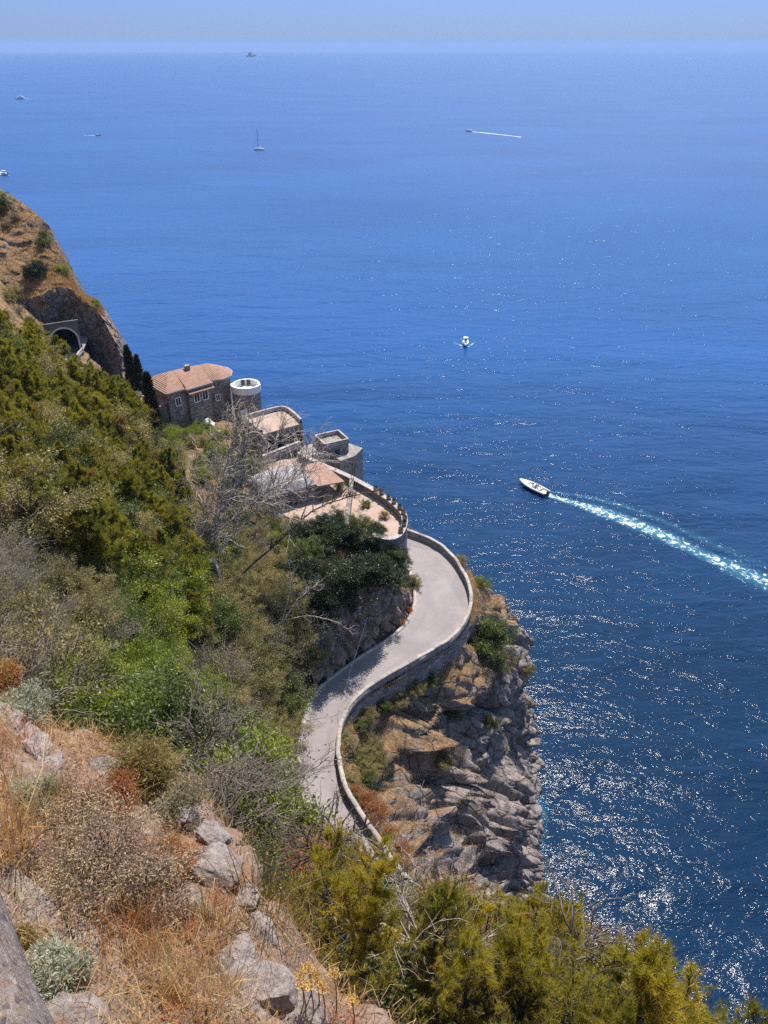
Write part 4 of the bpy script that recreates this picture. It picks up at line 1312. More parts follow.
def make_bush(seed, h, wide, mat, per, leaf, cloud, stems=9, cfg=None, bark='bark', twig_share=0.0, aspect=0.42, gap=0.15, thin=1.0):
    rng = np.random.default_rng(seed)
    segs, tips = [], []
    cfg = cfg or [(5, 0.75, 0.6, 0.06, 0.18), (4, 0.7, 0.55, 0.05, 0.2), (0, 0, 0, 0.05, 0.25)]
    for k in range(stems):
        a_ = k * 2.4 + rng.random()
        el = math.acos(min(1, max(0, rng.random() ** 0.55 * 0.98)))
        el = math.pi / 2 - el * (0.2 + 0.8 * min(1, wide / h))
        d_ = np.array([math.cos(a_) * math.cos(el) * wide / h * 1.2, math.sin(a_) * math.cos(el) * wide / h * 1.2, math.sin(el) + 0.1])
        L = h * 0.62 * (0.65 + 0.5 * rng.random()) * np.linalg.norm(d_ * [1, 1, 1]) 
        grow(rng, np.array([rng.normal() * 0.08, rng.normal() * 0.08, -0.15]) * 1.0, unit(d_), L, (0.016 * h + 0.008) * thin, 0, cfg, segs, tips)
    top = max(t_[0][2] for t_ in tips)
    k_ = h / max(top, 0.1)
    segs = [(p_ * np.array([1, 1, k_]), r_) for p_, r_ in segs]
    tips = [(p_ * np.array([1, 1, k_]), d_) for p_, d_ in tips]
    bare = [t_ for t_ in tips if rng.random() > gap]
    parts = [('branches', tubes_np('bush_branches', segs, 3), M[bark])]
    if per:
        parts.append(('foliage', leaf_mesh('bush_foliage', rng, bare, per, leaf, cloud, aspect), M[mat]))
    return parts, h

def make_cypress(seed, h):
    rng = np.random.default_rng(seed)
    tips, segs = [], [(np.array([[0, 0, -0.4], [0, 0, h * 0.5], [0, 0, h * 0.97]]), [0.16, 0.1, 0.02])]
    for k in range(900):
        f = rng.random()
        prof_ = (min(1, f / 0.12) ** 0.6) * (1 - f) ** 0.62 + 0.02
        a_ = rng.random() * 6.283
        r_ = h * 0.125 * prof_ * (0.75 + 0.35 * rng.random())
        tips.append((np.array([math.cos(a_) * r_, math.sin(a_) * r_, 0.25 + f * (h - 0.3)]), unit(np.array([math.cos(a_) * 0.4, math.sin(a_) * 0.4, 1]))))
    return [('trunk', tubes_np('cypress_trunk', segs, 6), M['bark']), ('crown', leaf_mesh('cypress_crown', rng, tips, 14, 0.24, 0.10, 0.35), M['cypress'])], h

def protos(kind, makers):
    PROTO[kind] = [mk_ for mk_ in makers]

protos('near_pine', [make_pine(100 + k, 6.2 + 0.5 * k, 2.5, 32, 0.17, 0.0064, 'pine') for k in range(5)])
protos('far_pine', [make_pine(130 + k, 5.0 + 0.4 * k, 2.3, 26, 0.30, 0.014, 'pine_dark', 0.85, 0.12) for k in range(5)])
protos('holm', [make_bush(160 + k, 3.2, 2.2, 'holm', 40, 0.11, 0.115, 10) for k in range(4)])
protos('olive', [make_bush(180 + k, 3.6, 2.5, 'olive', 52, 0.10, 0.125, 12, bark='twig', gap=0.12) for k in range(4)])
protos('lime', [make_bush(200 + k, 2.2, 1.7, 'lime', 34, 0.085, 0.10, 10) for k in range(4)])
protos('deep', [make_bush(220 + k, 3.4, 2.6, 'darkgreen', 36, 0.15, 0.16, 11) for k in range(3)])
protos('grey', [make_bush(240 + k, 2.6, 2.1, 'grey_shrub', 14, 0.085, 0.14, 14, bark='twig', gap=0.45, thin=0.8) for k in range(4)])
protos('bare', [make_bush(260 + k, 3.0, 2.4, 'grey_shrub', 3, 0.07, 0.14, 12, cfg=[(6, 0.7, 0.6, 0.05, 0.22), (5, 0.7, 0.55, 0.02, 0.28), (4, 0.7, 0.5, 0.0, 0.3), (0, 0, 0, 0.0, 0.3)], bark='twig', gap=0.75, thin=0.7) for k in range(3)])
protos('rust', [make_bush(280 + k, 1.3, 1.1, 'rust', 16, 0.085, 0.10, 9, bark='twig') for k in range(3)])
protos('lowrust', [make_bush(284 + k, 1.3, 1.1, 'rust', 30, 0.035, 0.09, 9, bark='twig') for k in range(2)])
protos('broom', [make_bush(290 + k, 1.1, 0.7, 'broom', 14, 0.06, 0.06, 12, bark='twig', aspect=0.2, thin=0.6) for k in range(2)])
protos('cypress', [make_cypress(300 + k, 8.0) for k in range(2)])

CAT = {'near_pine': ('pine_tree', 'pine tree'), 'far_pine': ('pine_tree', 'pine tree'), 'holm': ('evergreen_shrub', 'shrub'), 'olive': ('olive_green_shrub', 'shrub'), 'lime': ('bright_green_shrub', 'shrub'),
       'deep': ('dark_green_shrub', 'shrub'), 'grey': ('dry_shrub', 'dry shrub'), 'bare': ('bare_shrub', 'bare shrub'), 'rust': ('rust_red_shrub', 'shrub'), 'lowrust': ('rust_red_shrub', 'shrub'), 'broom': ('broom_bush', 'shrub'), 'cypress': ('cypress_tree', 'cypress')}
prng = np.random.default_rng(7)
PLACED = []

def plant(kind, base, size, label, group=None, rz=None, squash=1.0, variant=None):
    pr_ = PROTO[kind]
    parts, h_ = pr_[int(prng.integers(len(pr_))) if variant is None else variant % len(pr_)]
    nm, cat = CAT[kind]
    root_ = empty(nm, base, prng.random() * 6.28 if rz is None else rz)
    k_ = size / h_
    root_.scale = (k_ / squash ** 0.5, k_ / squash ** 0.5, k_ * squash)
    tag(root_, label, cat, group)
    for pn, me_, mt in parts:
        if not me_.materials:
            me_.materials.append(mt)
        c_ = bpy.data.objects.new(pn, me_)
        col.objects.link(c_)
        c_.parent = root_
    PLACED.append((base[0], base[1], size))
    return root_

def inside(px, py, poly):
    c_ = False
    j = len(poly) - 1
    for i in range(len(poly)):
        if (poly[i][1] > py) != (poly[j][1] > py) and px < (poly[j][0] - poly[i][0]) * (py - poly[i][1]) / (poly[j][1] - poly[i][1]) + poly[i][0]:
            c_ = not c_
        j = i
    return c_

CLEAR = [[(147, 384), (166, 384), (166, 436), (147, 436)], [(298, 772), (310, 735), (320, 680), (330, 655), (352, 610), (398, 600), (405, 560), (408, 515), (352, 462), (300, 455), (262, 470), (250, 480), (258, 400), (150, 372), (118, 330), (80, 230), (-70, 180), (-70, 0), (840, 0), (840, 1014), (768, 1008), (700, 980), (640, 942), (560, 908), (520, 886), (470, 892), (440, 876), (415, 898), (395, 892), (365, 862), (335, 850), (300, 832)]]

def stays_clear(b, sz, kind):
    pine = kind in ('near_pine', 'far_pine')
    wide = (0.16 if pine else 0.1 if kind == 'cypress' else 0.50) * sz
    for f_, g_ in (((0.7, 1.2), (0.9, 0.8), (1.05, 0.0)) if pine else ((0.45, 1.0), (0.75, 0.75), (1.0, 0.0))):
        for sgn in (-1, 1) if g_ else (0,):
            px, py, _ = project((b[0] + sgn * wide * g_, b[1], b[2] + sz * f_))
            if any(inside(px, py, pl) for pl in CLEAR):
                return False
    return True

def scatter(poly, kinds, spacing, size, n_max, labels, seed, tmin=0, own=None):
    """stand plants on the mountainside wherever the view over POLY meets it; labels: kind -> (label, group)"""
    rng = np.random.default_rng(seed)
    xs = [p_[0] for p_ in poly]; ys = [p_[1] for p_ in poly]
    got = []
    for _ in range(4000):
        if len(got) >= n_max: break
        px, py = rng.uniform(min(xs), max(xs)), rng.uniform(min(ys), max(ys))
        if not inside(px, py, poly): continue
        sz = size[0] + (size[1] - size[0]) * rng.random()
        r_ = hit(px, py, sz * 0.5)
        if r_ is None or r_[1] < tmin: continue
        b_ = r_[0]
        if any((b_[0] - g[0]) ** 2 + (b_[1] - g[1]) ** 2 < (spacing * (sz + g[2]) * 0.5) ** 2 for g in got): continue
        dO = nearest(np.array([b_[0]]), np.array([b_[1]]), INN[::4])[0]
        if dO > -1.2: continue
        kd = kinds[int(rng.integers(len(kinds)))]
        if own is None and not stays_clear(b_, sz, kd): continue
        lb = labels[kd]
        plant(kd, b_ - [0, 0, 0.1], sz, lb[0], lb[1])
        got.append((b_[0], b_[1], sz))
    return got

# ------------------------------------------------------------------ plants: the mountainside
A = {'far_pine': ('olive green pine in the thick belt of pines on the left slope below the tunnel', 'pines below the tunnel'),
     'holm': ('dark evergreen shrub growing among the pines on the left slope', 'evergreen shrubs among the pines'),
     'olive': ('dull olive shrub growing among the pines on the left slope', 'olive shrubs among the pines'),
     'grey': ('dry greyish shrub among the pines at the left edge', 'dry shrubs among the pines')}
scatter([(-60, 318), (30, 330), (70, 372), (125, 395), (150, 440), (185, 490), (200, 560), (150, 600), (60, 540), (-60, 490)], ['far_pine'] * 9 + ['holm', 'olive'], 0.33, (3.4, 6.2), 170, A, 1)
B = {'grey': ('dry grey brown shrub on the left slope above the rock terrace', 'dry grey shrubs on the left'), 'olive': ('pale olive shrub among grey twigs on the left slope', 'pale shrubs on the left'),
     'bare': ('leafless grey shrub of tangled twigs at the left edge', 'leafless shrubs on the left'), 'holm': ('small dark evergreen among grey twigs on the left slope', 'small evergreens on the left')}
scatter([(-60, 470), (60, 480), (120, 560), (120, 640), (40, 690), (-60, 660)], ['grey', 'olive', 'bare', 'bare', 'olive'], 0.36, (1.4, 2.8), 60, B, 2, tmin=9)
C = {'far_pine': ('dark olive pine in the hollow between grey twigs and the bright shrubs', 'pines in the hollow'), 'holm': ('dark evergreen shrub in the shaded hollow above the bright green shrubs', 'evergreens in the hollow'),
     'lime': ('bright green shrub at the upper rim of the hollow', 'bright shrubs in the hollow')}
scatter([(100, 540), (200, 540), (215, 640), (120, 650)], ['far_pine', 'holm', 'holm', 'lime'], 0.45, (2.6, 4.0), 16, C, 3)
D = {'lime': ('glossy bright green shrub below the rock terrace edge', 'bright shrubs below the terrace'), 'holm': ('dark leafy shrub between the bright shrubs and the terrace edge', 'dark shrubs below the terrace')}
scatter([(60, 660), (160, 640), (225, 670), (225, 770), (120, 750), (50, 720)], ['lime', 'lime', 'lime', 'holm'], 0.55, (1.4, 2.3), 22, D, 4, tmin=11)
E = {'olive': ('large grey olive bush overhanging the inner side of the road', 'grey olive bushes over the road'), 'holm': ('dark evergreen bush in the grey olive thicket beside the road', 'evergreens beside the road'),
     'grey': ('dry grey bush in the thicket beside the road', 'dry bushes beside the road')}
scatter([(190, 520), (262, 545), (318, 640), (300, 760), (240, 760), (210, 640)], ['olive', 'olive', 'olive', 'grey', 'holm'], 0.36, (2.4, 4.2), 44, E, 5)
scatter([(215, 560), (262, 560), (312, 640), (304, 690), (290, 770), (240, 770), (200, 650)], ['olive', 'olive', 'olive', 'holm'], 0.42, (1.6, 2.6), 70, E, 55)
F = {'olive': ('mid green shrub on the steep bank under the bright shrubs', 'mid green shrubs on the bank'), 'holm': ('dark green shrub on the steep bank just above the road', 'dark shrubs on the bank'),
     'bare': ('bare grey branching shrub on the steep bank above the road', 'bare shrubs on the bank'), 'lime': ('yellowish green shrub on the steep bank above the road', 'yellowish shrubs on the bank')}
scatter([(190, 740), (290, 740), (320, 850), (260, 880), (215, 810)], ['olive', 'holm', 'holm', 'lime', 'bare'], 0.42, (1.8, 3.0), 24, F, 6, tmin=12)
G = {'near_pine': ('yellow green pine on the steep slope below the rock terrace', 'pines below the terrace'), 'bare': ('bare grey twiggy shrub between the lower pines', 'bare shrubs between the lower pines'),
     'holm': ('dark leafy shrub between the lower pines', 'leafy shrubs between the lower pines'), 'lowrust': ('rust brown dry shrub between the lower pines', 'rusty shrubs between the lower pines'), 'grey': ('dry grey shrub between the lower pines', 'dry shrubs between the lower pines'), 'olive': ('low olive shrub between the lower pines', 'low olive shrubs between the lower pines')}
scatter([(285, 880), (400, 880), (520, 905), (600, 960), (700, 1010), (820, 1040), (820, 1120), (300, 1120), (330, 1000)], ['near_pine'], 0.27, (2.2, 4.6), 90, G, 8, tmin=8)
scatter([(270, 840), (400, 855), (520, 900), (600, 960), (700, 1010), (300, 1100), (330, 1000)], ['holm', 'lowrust', 'grey', 'olive'], 0.6, (1.0, 1.7), 34, G, 18, tmin=10)
scatter([(330, 900), (480, 900), (560, 1010), (380, 1020)], ['bare', 'grey'], 0.9, (1.0, 1.5), 5, G, 9, tmin=11)
H_ = {'lime': ('yellow green bush in the garden below the villa', 'garden bushes below the villa'), 'olive': ('greyish bush in the garden below the villa', 'greyish garden bushes below the villa'), 'holm': ('dark bush in the garden below the villa', 'dark garden bushes below the villa'),
      'grey': ('dry purplish grey bush on the ground between slope and villa', 'dry bushes between slope and villa')}
scatter([(160, 425), (205, 420), (262, 440), (262, 480), (250, 530), (215, 500), (180, 455)], ['lime', 'lime', 'olive', 'grey', 'holm'], 0.6, (1.6, 2.6), 30, H_, 10, own=1)
K_ = {'deep': ('dense dark green shrub crowning the rock bank inside the bend', 'dark shrubs on the rock bank'), 'olive': ('lighter olive shrub on the rock bank inside the bend', 'olive shrubs on the rock bank'), 'holm': ('glossy evergreen on the rock bank inside the bend', 'evergreens on the rock bank')}
for k, (px, py, s_) in enumerate(((308, 548, 3.2), (328, 534, 3.2), (350, 532, 3.0), (372, 540, 3.0), (390, 552, 2.6), (316, 572, 3.4), (340, 572, 3.6), (362, 572, 3.4), (384, 574, 3.0), (398, 568, 2.2), (304, 598, 3.2), (330, 594, 3.0), (354, 592, 2.6), (292, 572, 3.2), (318, 524, 2.6), (338, 518, 2.4), (358, 520, 2.4), (376, 530, 2.2), (398, 556, 2.4), (300, 530, 2.6), (406, 560, 1.8))):
    kd = 'deep' if k % 4 else 'holm'
    r_ = hit(px, py, s_ * 0.5)
    plant(kd, r_[0] - [0, 0, 0.1], s_, K_[kd][0], K_[kd][1])
for k, (px, py, s_) in enumerate(((388, 592, 1.6), (376, 528, 1.8), (396, 540, 1.5))):
    r_ = hit(px, py, s_ * 0.5)
    plant('olive', r_[0] - [0, 0, 0.1], s_, K_['olive'][0], K_['olive'][1])

for (p_, h_), s_ in zip(BANK, (2.2, 3.0, 3.8, 4.2, 4.0, 4.0)):
    plant('deep', np.array([p_[0], p_[1], RZ + h_ - 0.5]), s_, K_['deep'][0], K_['deep'][1])
for px, py, s_, kd, lab in ((8, 296, 2.6, 'olive', 'dull shrub on the bare strip left of the tunnel, uppermost'), (18, 308, 2.4, 'grey', 'dry shrub on the bare strip left of the tunnel'), (30, 320, 2.4, 'holm', 'dark shrub on the bare strip left of the tunnel, lowest')):
    r_ = hit(px, py, s_ * 0.5)
    if r_ is not None: plant(kd, r_[0] - [0, 0, 0.1], s_, lab)
for (px, pyb, pyt, t_, lab) in ((156, 433, 386, None, 'tall dark cypress nearest the camera, left of the villa'), (134, 391, 350, 134, 'dark cypress leftmost of the three, against the headland rock'), (142, 391, 358, 133, 'dark slim cypress standing behind the villa wing, middle of the three')):
    if t_ is None:
        b_, t_ = hit(px, pyb, 0.0)
    else:
        b_ = deep(px, pyb, t_)
    s_ = (pyb - pyt) / FPX * t_ / CP * (1.18 if pyb == 433 else 1.0)
    plant('cypress', b_ - [0, 0, 0.2], s_, lab)
for px, py, s_ in ((38, 356, 4.2), (56, 374, 4.0), (72, 377, 3.8), (86, 376, 4.0), (100, 379, 4.0), (114, 384, 4.0), (78, 364, 4.6), (92, 368, 4.4), (108, 376, 4.2)):
    r_ = hit(px, py + 6, s_ * 0.7)
    plant('far_pine', r_[0] - [0, 0, 0.1], s_, A['far_pine'][0], A['far_pine'][1])
for px, py, s_ in ((170, 432, 2.4), (180, 436, 2.6), (190, 440, 2.0), (176, 446, 2.0), (212, 446, 1.8), (226, 452, 2.2)):
    r_ = hit(px, py, s_ * 0.5)
    plant('lime', r_[0] - [0, 0, 0.1], s_, H_['lime'][0], H_['lime'][1])

for k, (px, py, s_) in enumerate(((248, 436, 2.0), (256, 450, 1.8), (244, 460, 2.2), (252, 474, 2.0), (262, 514, 2.2), (277, 522, 2.2), (246, 496, 2.2), (236, 476, 2.0), (298, 524, 2.0), (226, 484, 2.0), (262, 462, 1.4), (238, 512, 2.4), (256, 530, 2.4), (278, 540, 2.4), (240, 440, 1.8))):
    kd = ('olive', 'lime', 'grey', 'holm')[k % 4]
    r_ = hit(px, py, s_ * 0.5)
    plant(kd, r_[0] - [0, 0, 0.1], s_, H_[kd][0], H_[kd][1])

for px, py, s_, kd, lab in ((316, 474, 1.3, 'holm', 'small clipped bush on the paved terrace beside the sea wall, farthest from the hairpin'), (340, 490, 1.2, 'lime', 'small bright bush against the dividing wall of the paved terrace'), (366, 507, 1.1, 'holm', 'small dark bush inside the curved terrace wall'), (384, 518, 1.0, 'olive', 'small olive bush inside the curved terrace wall, nearest its corner'), (326, 500, 1.3, 'grey', 'dry bush on the open paving in front of the awning')):
    p_ = at(px, py, TZ)
    plant(kd, p_, s_, lab)

# ------------------------------------------------------------------ undergrowth that closes the gaps between shrubs
rng = np.random.default_rng(55)
cand = []
for _ in range(9000):
    px, py = rng.uniform(-80, 820), rng.uniform(300, 1080)
    r_ = hit(px, py, 0.2)
    if r_ is None or r_[1] < 9: continue
    b_ = r_[0]
    if nearest(np.array([b_[0]]), np.array([b_[1]]), INN[::4])[0] > -1.5: continue
    if r_[1] > 50 and vnoise(b_[None] * 0.22, 3)[0] < -0.1 and b_[1] > 70: continue
    cand.append((b_, r_[1]))
ut = np.array([t_ for _, t_ in cand])
for nm, lo_, hi_, per_, lf, cl_, mt in (('undergrowth', 9, 24, 44, 0.055, 0.16, 'holm'), ('undergrowth', 24, 45, 40, 0.085, 0.26, 'holm'), ('undergrowth', 45, 999, 30, 0.12, 0.30, 'holm')):
    tp_ = [(b_ + np.array([0, 0, 0.15 + 0.35 * rng.random()]), unit(rng.normal(size=3) + UP * 1.5)) for b_, t_ in cand if lo_ <= t_ < hi_]
    tag(link(nm, leaf_mesh(nm, rng, tp_, per_, lf, cl_), M[mt]), kind='stuff')

# ------------------------------------------------------------------ plants on the cliff
def lattice_hit(L, px, py, rad=5.0, tmax=1e9):
    q_ = L.reshape(-1, 3)
    x_, y_, d_ = project(q_.T)
    ok = (np.hypot(x_ - px, y_ - py) < rad) & (d_ > 1) & (d_ < tmax)
    if not ok.any(): return None
    k_ = np.argmin(np.where(ok, d_, 1e9))
    return q_[k_], d_[k_]

def on_cliff(kind, px, py, size, label, group=None, sink=0.2, squash=1.0):
    r_ = lattice_hit(CL, px, py)
    if r_ is None: return
    plant(kind, r_[0] - [0, 0, sink], size, label, group, squash=squash)

on_cliff('holm', 490, 650, 5.4, 'big rounded dark green bush on the point of the cliff beside the parapet', squash=1.0)
on_cliff('olive', 500, 664, 3.0, 'dull olive bush tucked under the big round bush on the cliff point')
on_cliff('olive', 463, 560, 1.5, 'small ochre bush just outside the hairpin parapet, farthest along it')
on_cliff('lime', 484, 582, 1.6, 'small yellow green bush outside the hairpin parapet above the big round bush')
on_cliff('lime', 455, 716, 1.9, 'small bright green bush alone on the dark cliff face')
on_cliff('holm', 493, 722, 1.6, 'small dark bush on the cliff face right of the bright green one')
on_cliff('olive', 447, 765, 1.8, 'low olive bush on the ledge above the pale rock slabs')
on_cliff('grey', 462, 752, 1.4, 'low dry bush on the ledge above the pale rock slabs')
on_cliff('olive', 531, 668, 1.4, 'small olive tuft on the seaward rim of the cliff point')
for k, (px, py) in enumerate(((386, 706), (400, 700), (418, 690), (432, 682), (372, 716), (352, 742), (358, 760), (352, 778), (366, 752), (362, 728), (374, 742), (380, 760), (366, 780), (358, 800), (372, 770))):
    on_cliff('olive' if k % 3 else 'holm', px, py, 1.7, 'grey green shrub clinging below the retaining wall' if k % 3 else 'dark shrub clinging below the retaining wall', 'grey shrubs below the retaining wall' if k % 3 else 'dark shrubs below the retaining wall')
for k, (px, py, s_) in enumerate(((352, 790, 1.0), (362, 803, 1.3), (374, 812, 1.5), (370, 826, 1.2), (384, 838, 1.2), (392, 852, 1.2), (400, 868, 1.0))):
    p_ = at(px, py, RZ)
    j = near_index(OUT, p_)
    q_ = OUT[j][:2] + on_[j] * (0.9 + 0.35 * (k % 3))
    plant('rust', np.array([q_[0], q_[1], RZ - 0.3]), s_, 'rust red dry shrub spilling over the lower end of the road parapet', 'rust shrubs at the parapet')
# verge inside the bend
for k, (px, py, s_, kd, lab) in enumerate(((403, 586, 2.0, 'olive', 'ochre green shrub at the inner corner of the bend'), (396, 622, 0.9, 'rust', 'low rusty dry shrub on the inner verge of the bend'), (404, 612, 0.8, 'rust', 'small rusty tuft by the white kerb of the bend'),
                                           (330, 688, 0.9, 'deep', 'dark low bush in the shade at the foot of the rock bank, left one'), (352, 672, 0.8, 'deep', 'dark low bush in the shade at the foot of the rock bank, right one'))):
    p_ = at(px, py, RZ)
    nn_ = near_index(INN, p_)
    away = unit((INN[nn_] - OUT[nn_])[:2])
    q_ = INN[nn_][:2] + away * 0.6
    plant(kd, np.array([q_[0], q_[1], RZ - 0.1]), s_, lab)
# parched grass on the flat parts of the cliff top
qv = CL[1:-1, 1:-1].reshape(-1, 3)
du = (CL[2:, 1:-1] - CL[:-2, 1:-1]).reshape(-1, 3); dv = (CL[1:-1, 2:] - CL[1:-1, :-2]).reshape(-1, 3)
nv = np.cross(du, dv); nv /= np.linalg.norm(nv, axis=1, keepdims=True) + 1e-9
nv *= np.sign(nv[:, 2:3])
ok = (nv[:, 2] > 0.30) & (qv[:, 2] > 34) & (fbm(qv * 0.25, 3, 131) > -0.05 - 0.03 * (qv[:, 2] - 45))
sel = qv[ok]
sel = sel[rng.permutation(len(sel))[:15000]]
base = np.repeat(sel, 5, 0) + rng.normal(size=(len(sel) * 5, 3)) * np.array([0.2, 0.2, 0.03])
tag(link('cliff_grass', blade_mesh('cliff_grass', rng, base, np.tile(UP, (len(base), 1)), 0.36, 0.016, 0.5, 0.6), M['grasscliff']), kind='stuff')

# headland scrub
hl = [(30, 273, 4.0, 'deep', 'dark round bush on the rusty headland slope above the tunnel'), (40, 240, 2.6, 'holm', 'small dark shrub near the headland crest, left of the brighter one'), (47, 232, 2.4, 'holm', 'small dark shrub at the headland crest'),
      (66, 268, 2.6, 'lime', 'yellow green bush on the seaward edge of the headland'), (4, 205, 4.5, 'holm', 'dark shrub at the top left corner of the headland'), (10, 222, 2.0, 'olive', 'dull shrub on the upper headland slope'),
      (20, 216, 2.0, 'olive', 'dull olive shrub on the upper headland slope, right one'), (68, 318, 2.2, 'olive', 'small shrub on the rock right above the tunnel arch'), (97, 300, 1.8, 'lime', 'small green tuft on the right shoulder of the headland rock'), (5, 300, 3.4, 'lime', 'olive yellow shrub at the left edge above the pines'), (20, 290, 2.4, 'olive', 'grey green shrub on the lower headland slope')]
for px, py, s_, kd, lab in hl:
    r_ = lattice_hit(HL, px, py, 6)
    if r_ is not None:
        plant(kd, r_[0] - [0, 0, 0.3], s_, lab)
qv = HL[1:-1, 1:-1].reshape(-1, 3)
du = (HL[2:, 1:-1] - HL[:-2, 1:-1]).reshape(-1, 3); dv = (HL[1:-1, 2:] - HL[1:-1, :-2]).reshape(-1, 3)
nv = np.cross(du, dv); nv /= np.linalg.norm(nv, axis=1, keepdims=True) + 1e-9
nv *= np.sign(nv[:, 2:3])
ok = (nv[:, 2] > 0.42) & (qv[:, 2] > 60)
sel = qv[ok]; sel = sel[rng.permutation(len(sel))[:6000]]
base = np.repeat(sel, 4, 0) + rng.normal(size=(len(sel) * 4, 3)) * np.array([0.35, 0.35, 0.03])
tag(link('headland_grass', blade_mesh('headland_grass', rng, base, np.tile(UP, (len(base), 1)), 0.55, 0.03, 0.5, 0.6), M['grasscliff']), kind='stuff')

# planters along the curved terrace edge
for k in range(9):
    f = 0.50 + 0.045 * k
    p_ = rimline[int(f * (len(rimline) - 1))]
    nn_ = normals2d(rimline)[int(f * (len(rimline) - 1))]
    root_ = empty('planter', (p_[0] - nn_[0] * 0.14, p_[1] - nn_[1] * 0.14, TZ + 1.0))
    tag(root_, 'small planter with a dark plant set in the curved terrace wall', 'planter', 'planters in the terrace wall')
    mb = MB(); mb.tube([(0, 0, 0), (0, 0, 0.05), (0, 0, 0.32)], [0.22, 0.26, 0.32], 10); mb.build('pot', M['tiles'], root_)
    tps_ = [(rng.normal(size=3) * 0.04 + np.array([0, 0, 0.40]), UP) for _ in range(20)]
    link('foliage', leaf_mesh('planter_foliage', rng, tps_, 9, 0.14, 0.1), M['darkgreen'], root_)
for px, py, s_, lab in ((208, 425, 1.0, 'white boulder in the garden below the villa, left one'), (219, 436, 0.9, 'white boulder in the garden below the villa, right one')):
    b_, t_ = hit(px, py, 0.5)
    v = MB()
    bm = bmesh.new(); bmesh.ops.create_icosphere(bm, subdivisions=3, radius=s_)
    co = np.array([v_.co for v_ in bm.verts]); nz = fbm(co * 1.2 + px, 3, 5)
    me = bpy.data.meshes.new('boulder')
    for v_, k_ in zip(bm.verts, nz): v_.co *= 1 + 0.5 * k_
    bm.to_mesh(me); bm.free()
    o = link('boulder', me, M['white']); o.location = b_ + [0, 0, 0.3]
    tag(o, lab, 'boulder')

# ------------------------------------------------------------------ dead trees and bare branches
def dead_tree(name, limbs, label, cat, mat, seed, twig_len=1.2, n_tw=9, r0=0.14, cfg=None):
    """limbs: polylines in world space, the first is the trunk; finer twigs grow from them"""
    rng_ = np.random.default_rng(seed)
    org = np.array(limbs[0][0], float)
    trunk, tw_ = [], []
    cfg = cfg or [(4, 0.65, 0.6, 0.05, 0.22), (3, 0.6, 0.55, 0.03, 0.28), (0, 0, 0, 0.0, 0.3)]
    for li, lm in enumerate(limbs):
        p_ = spline(np.array(lm, float), 0.35) - org
        p_ = p_ + np.stack([fbm(p_ * 0.9 + seed, 3, seed), fbm(p_ * 0.9 + 9, 3, seed + 1), fbm(p_ * 0.9 + 20, 3, seed + 2)], 1) * 0.22 * np.linspace(0, 1, len(p_))[:, None]
        r_ = r0 * (1.0 if li == 0 else 0.55)
        trunk.append((p_, np.linspace(r_, r_ * 0.25, len(p_))))
        L_ = np.linalg.norm(p_[-1] - p_[0])
        for k in range(int(n_tw * (0.6 + L_ / 6))):
            i = int(rng_.uniform(0.25, 1.0) * (len(p_) - 1)); i = min(max(i, 1), len(p_) - 1)
            d_ = unit(p_[i] - p_[i - 1])
            nd = unit(d_ * 0.8 + rand_dir(rng_) * 0.8 + UP * 0.2)
            tp2 = []
            grow(rng_, p_[i], nd, twig_len * (0.5 + rng_.random()), r_ * 0.42, 0, cfg, tw_, tp2)
    root_ = empty(name, org)
    tag(root_, label, cat)
    link('trunk', tubes_np(name + '_trunk', trunk, 6), mat, root_, True)
    link('twigs', tubes_np(name + '_twigs', tw_, 3), mat, root_)
    return root_

g1, t1_ = hit(222, 590, 2.0)
dead_tree('dead_tree', [[g1, deep(218, 570, t1_ + 0.5), deep(208, 540, t1_ + 1), deep(232, 490, t1_ + 2), deep(246, 448, t1_ + 3), deep(252, 425, t1_ + 3.4)],
                        [deep(207, 570, t1_ + 0.5), deep(240, 525, t1_ + 2), deep(275, 495, t1_ + 4), deep(305, 470, t1_ + 6)],
                        [deep(212, 540, t1_ + 1), deep(226, 500, t1_ + 2), deep(262, 462, t1_ + 4), deep(282, 432, t1_ + 5)],
                        [deep(216, 565, t1_ + 0.5), deep(200, 545, t1_ + 0), deep(204, 505, t1_), deep(198, 480, t1_)],
                        [deep(232, 490, t1_ + 2), deep(262, 500, t1_ + 3), deep(290, 520, t1_ + 4)],
                        [deep(208, 540, t1_ + 1), deep(246, 508, t1_ + 2), deep(284, 480, t1_ + 3), deep(322, 452, t1_ + 4)],
                        [deep(210, 535, t1_ + 1), deep(222, 492, t1_ + 1), deep(228, 455, t1_ + 2), deep(242, 420, t1_ + 2)]],
          'large pale grey dead tree reaching across the terraces and the villa', 'dead tree', M['grey_bark'], 5, 2.2, 15, 0.22)
g1, t1_ = hit(232, 600, 1.0)
dead_tree('dead_tree', [[g1, deep(240, 578, t1_ + 0.5), deep(275, 545, t1_ + 2), deep(312, 512, t1_ + 4), deep(345, 498, t1_ + 5.5), deep(392, 488, t1_ + 7)],
                        [deep(300, 522, t1_ + 3.4), deep(308, 495, t1_ + 4), deep(300, 460, t1_ + 4.5), deep(310, 440, t1_ + 5)],
                        [deep(330, 504, t1_ + 5), deep(350, 485, t1_ + 6), deep(358, 462, t1_ + 6.5)]],
          'dark leaning dead tree with a long limb stretched over the dark shrubs', 'dead tree', M['dark_bark'], 9, 1.0, 8, 0.13)
g1, t1_ = hit(275, 640, 1.0)
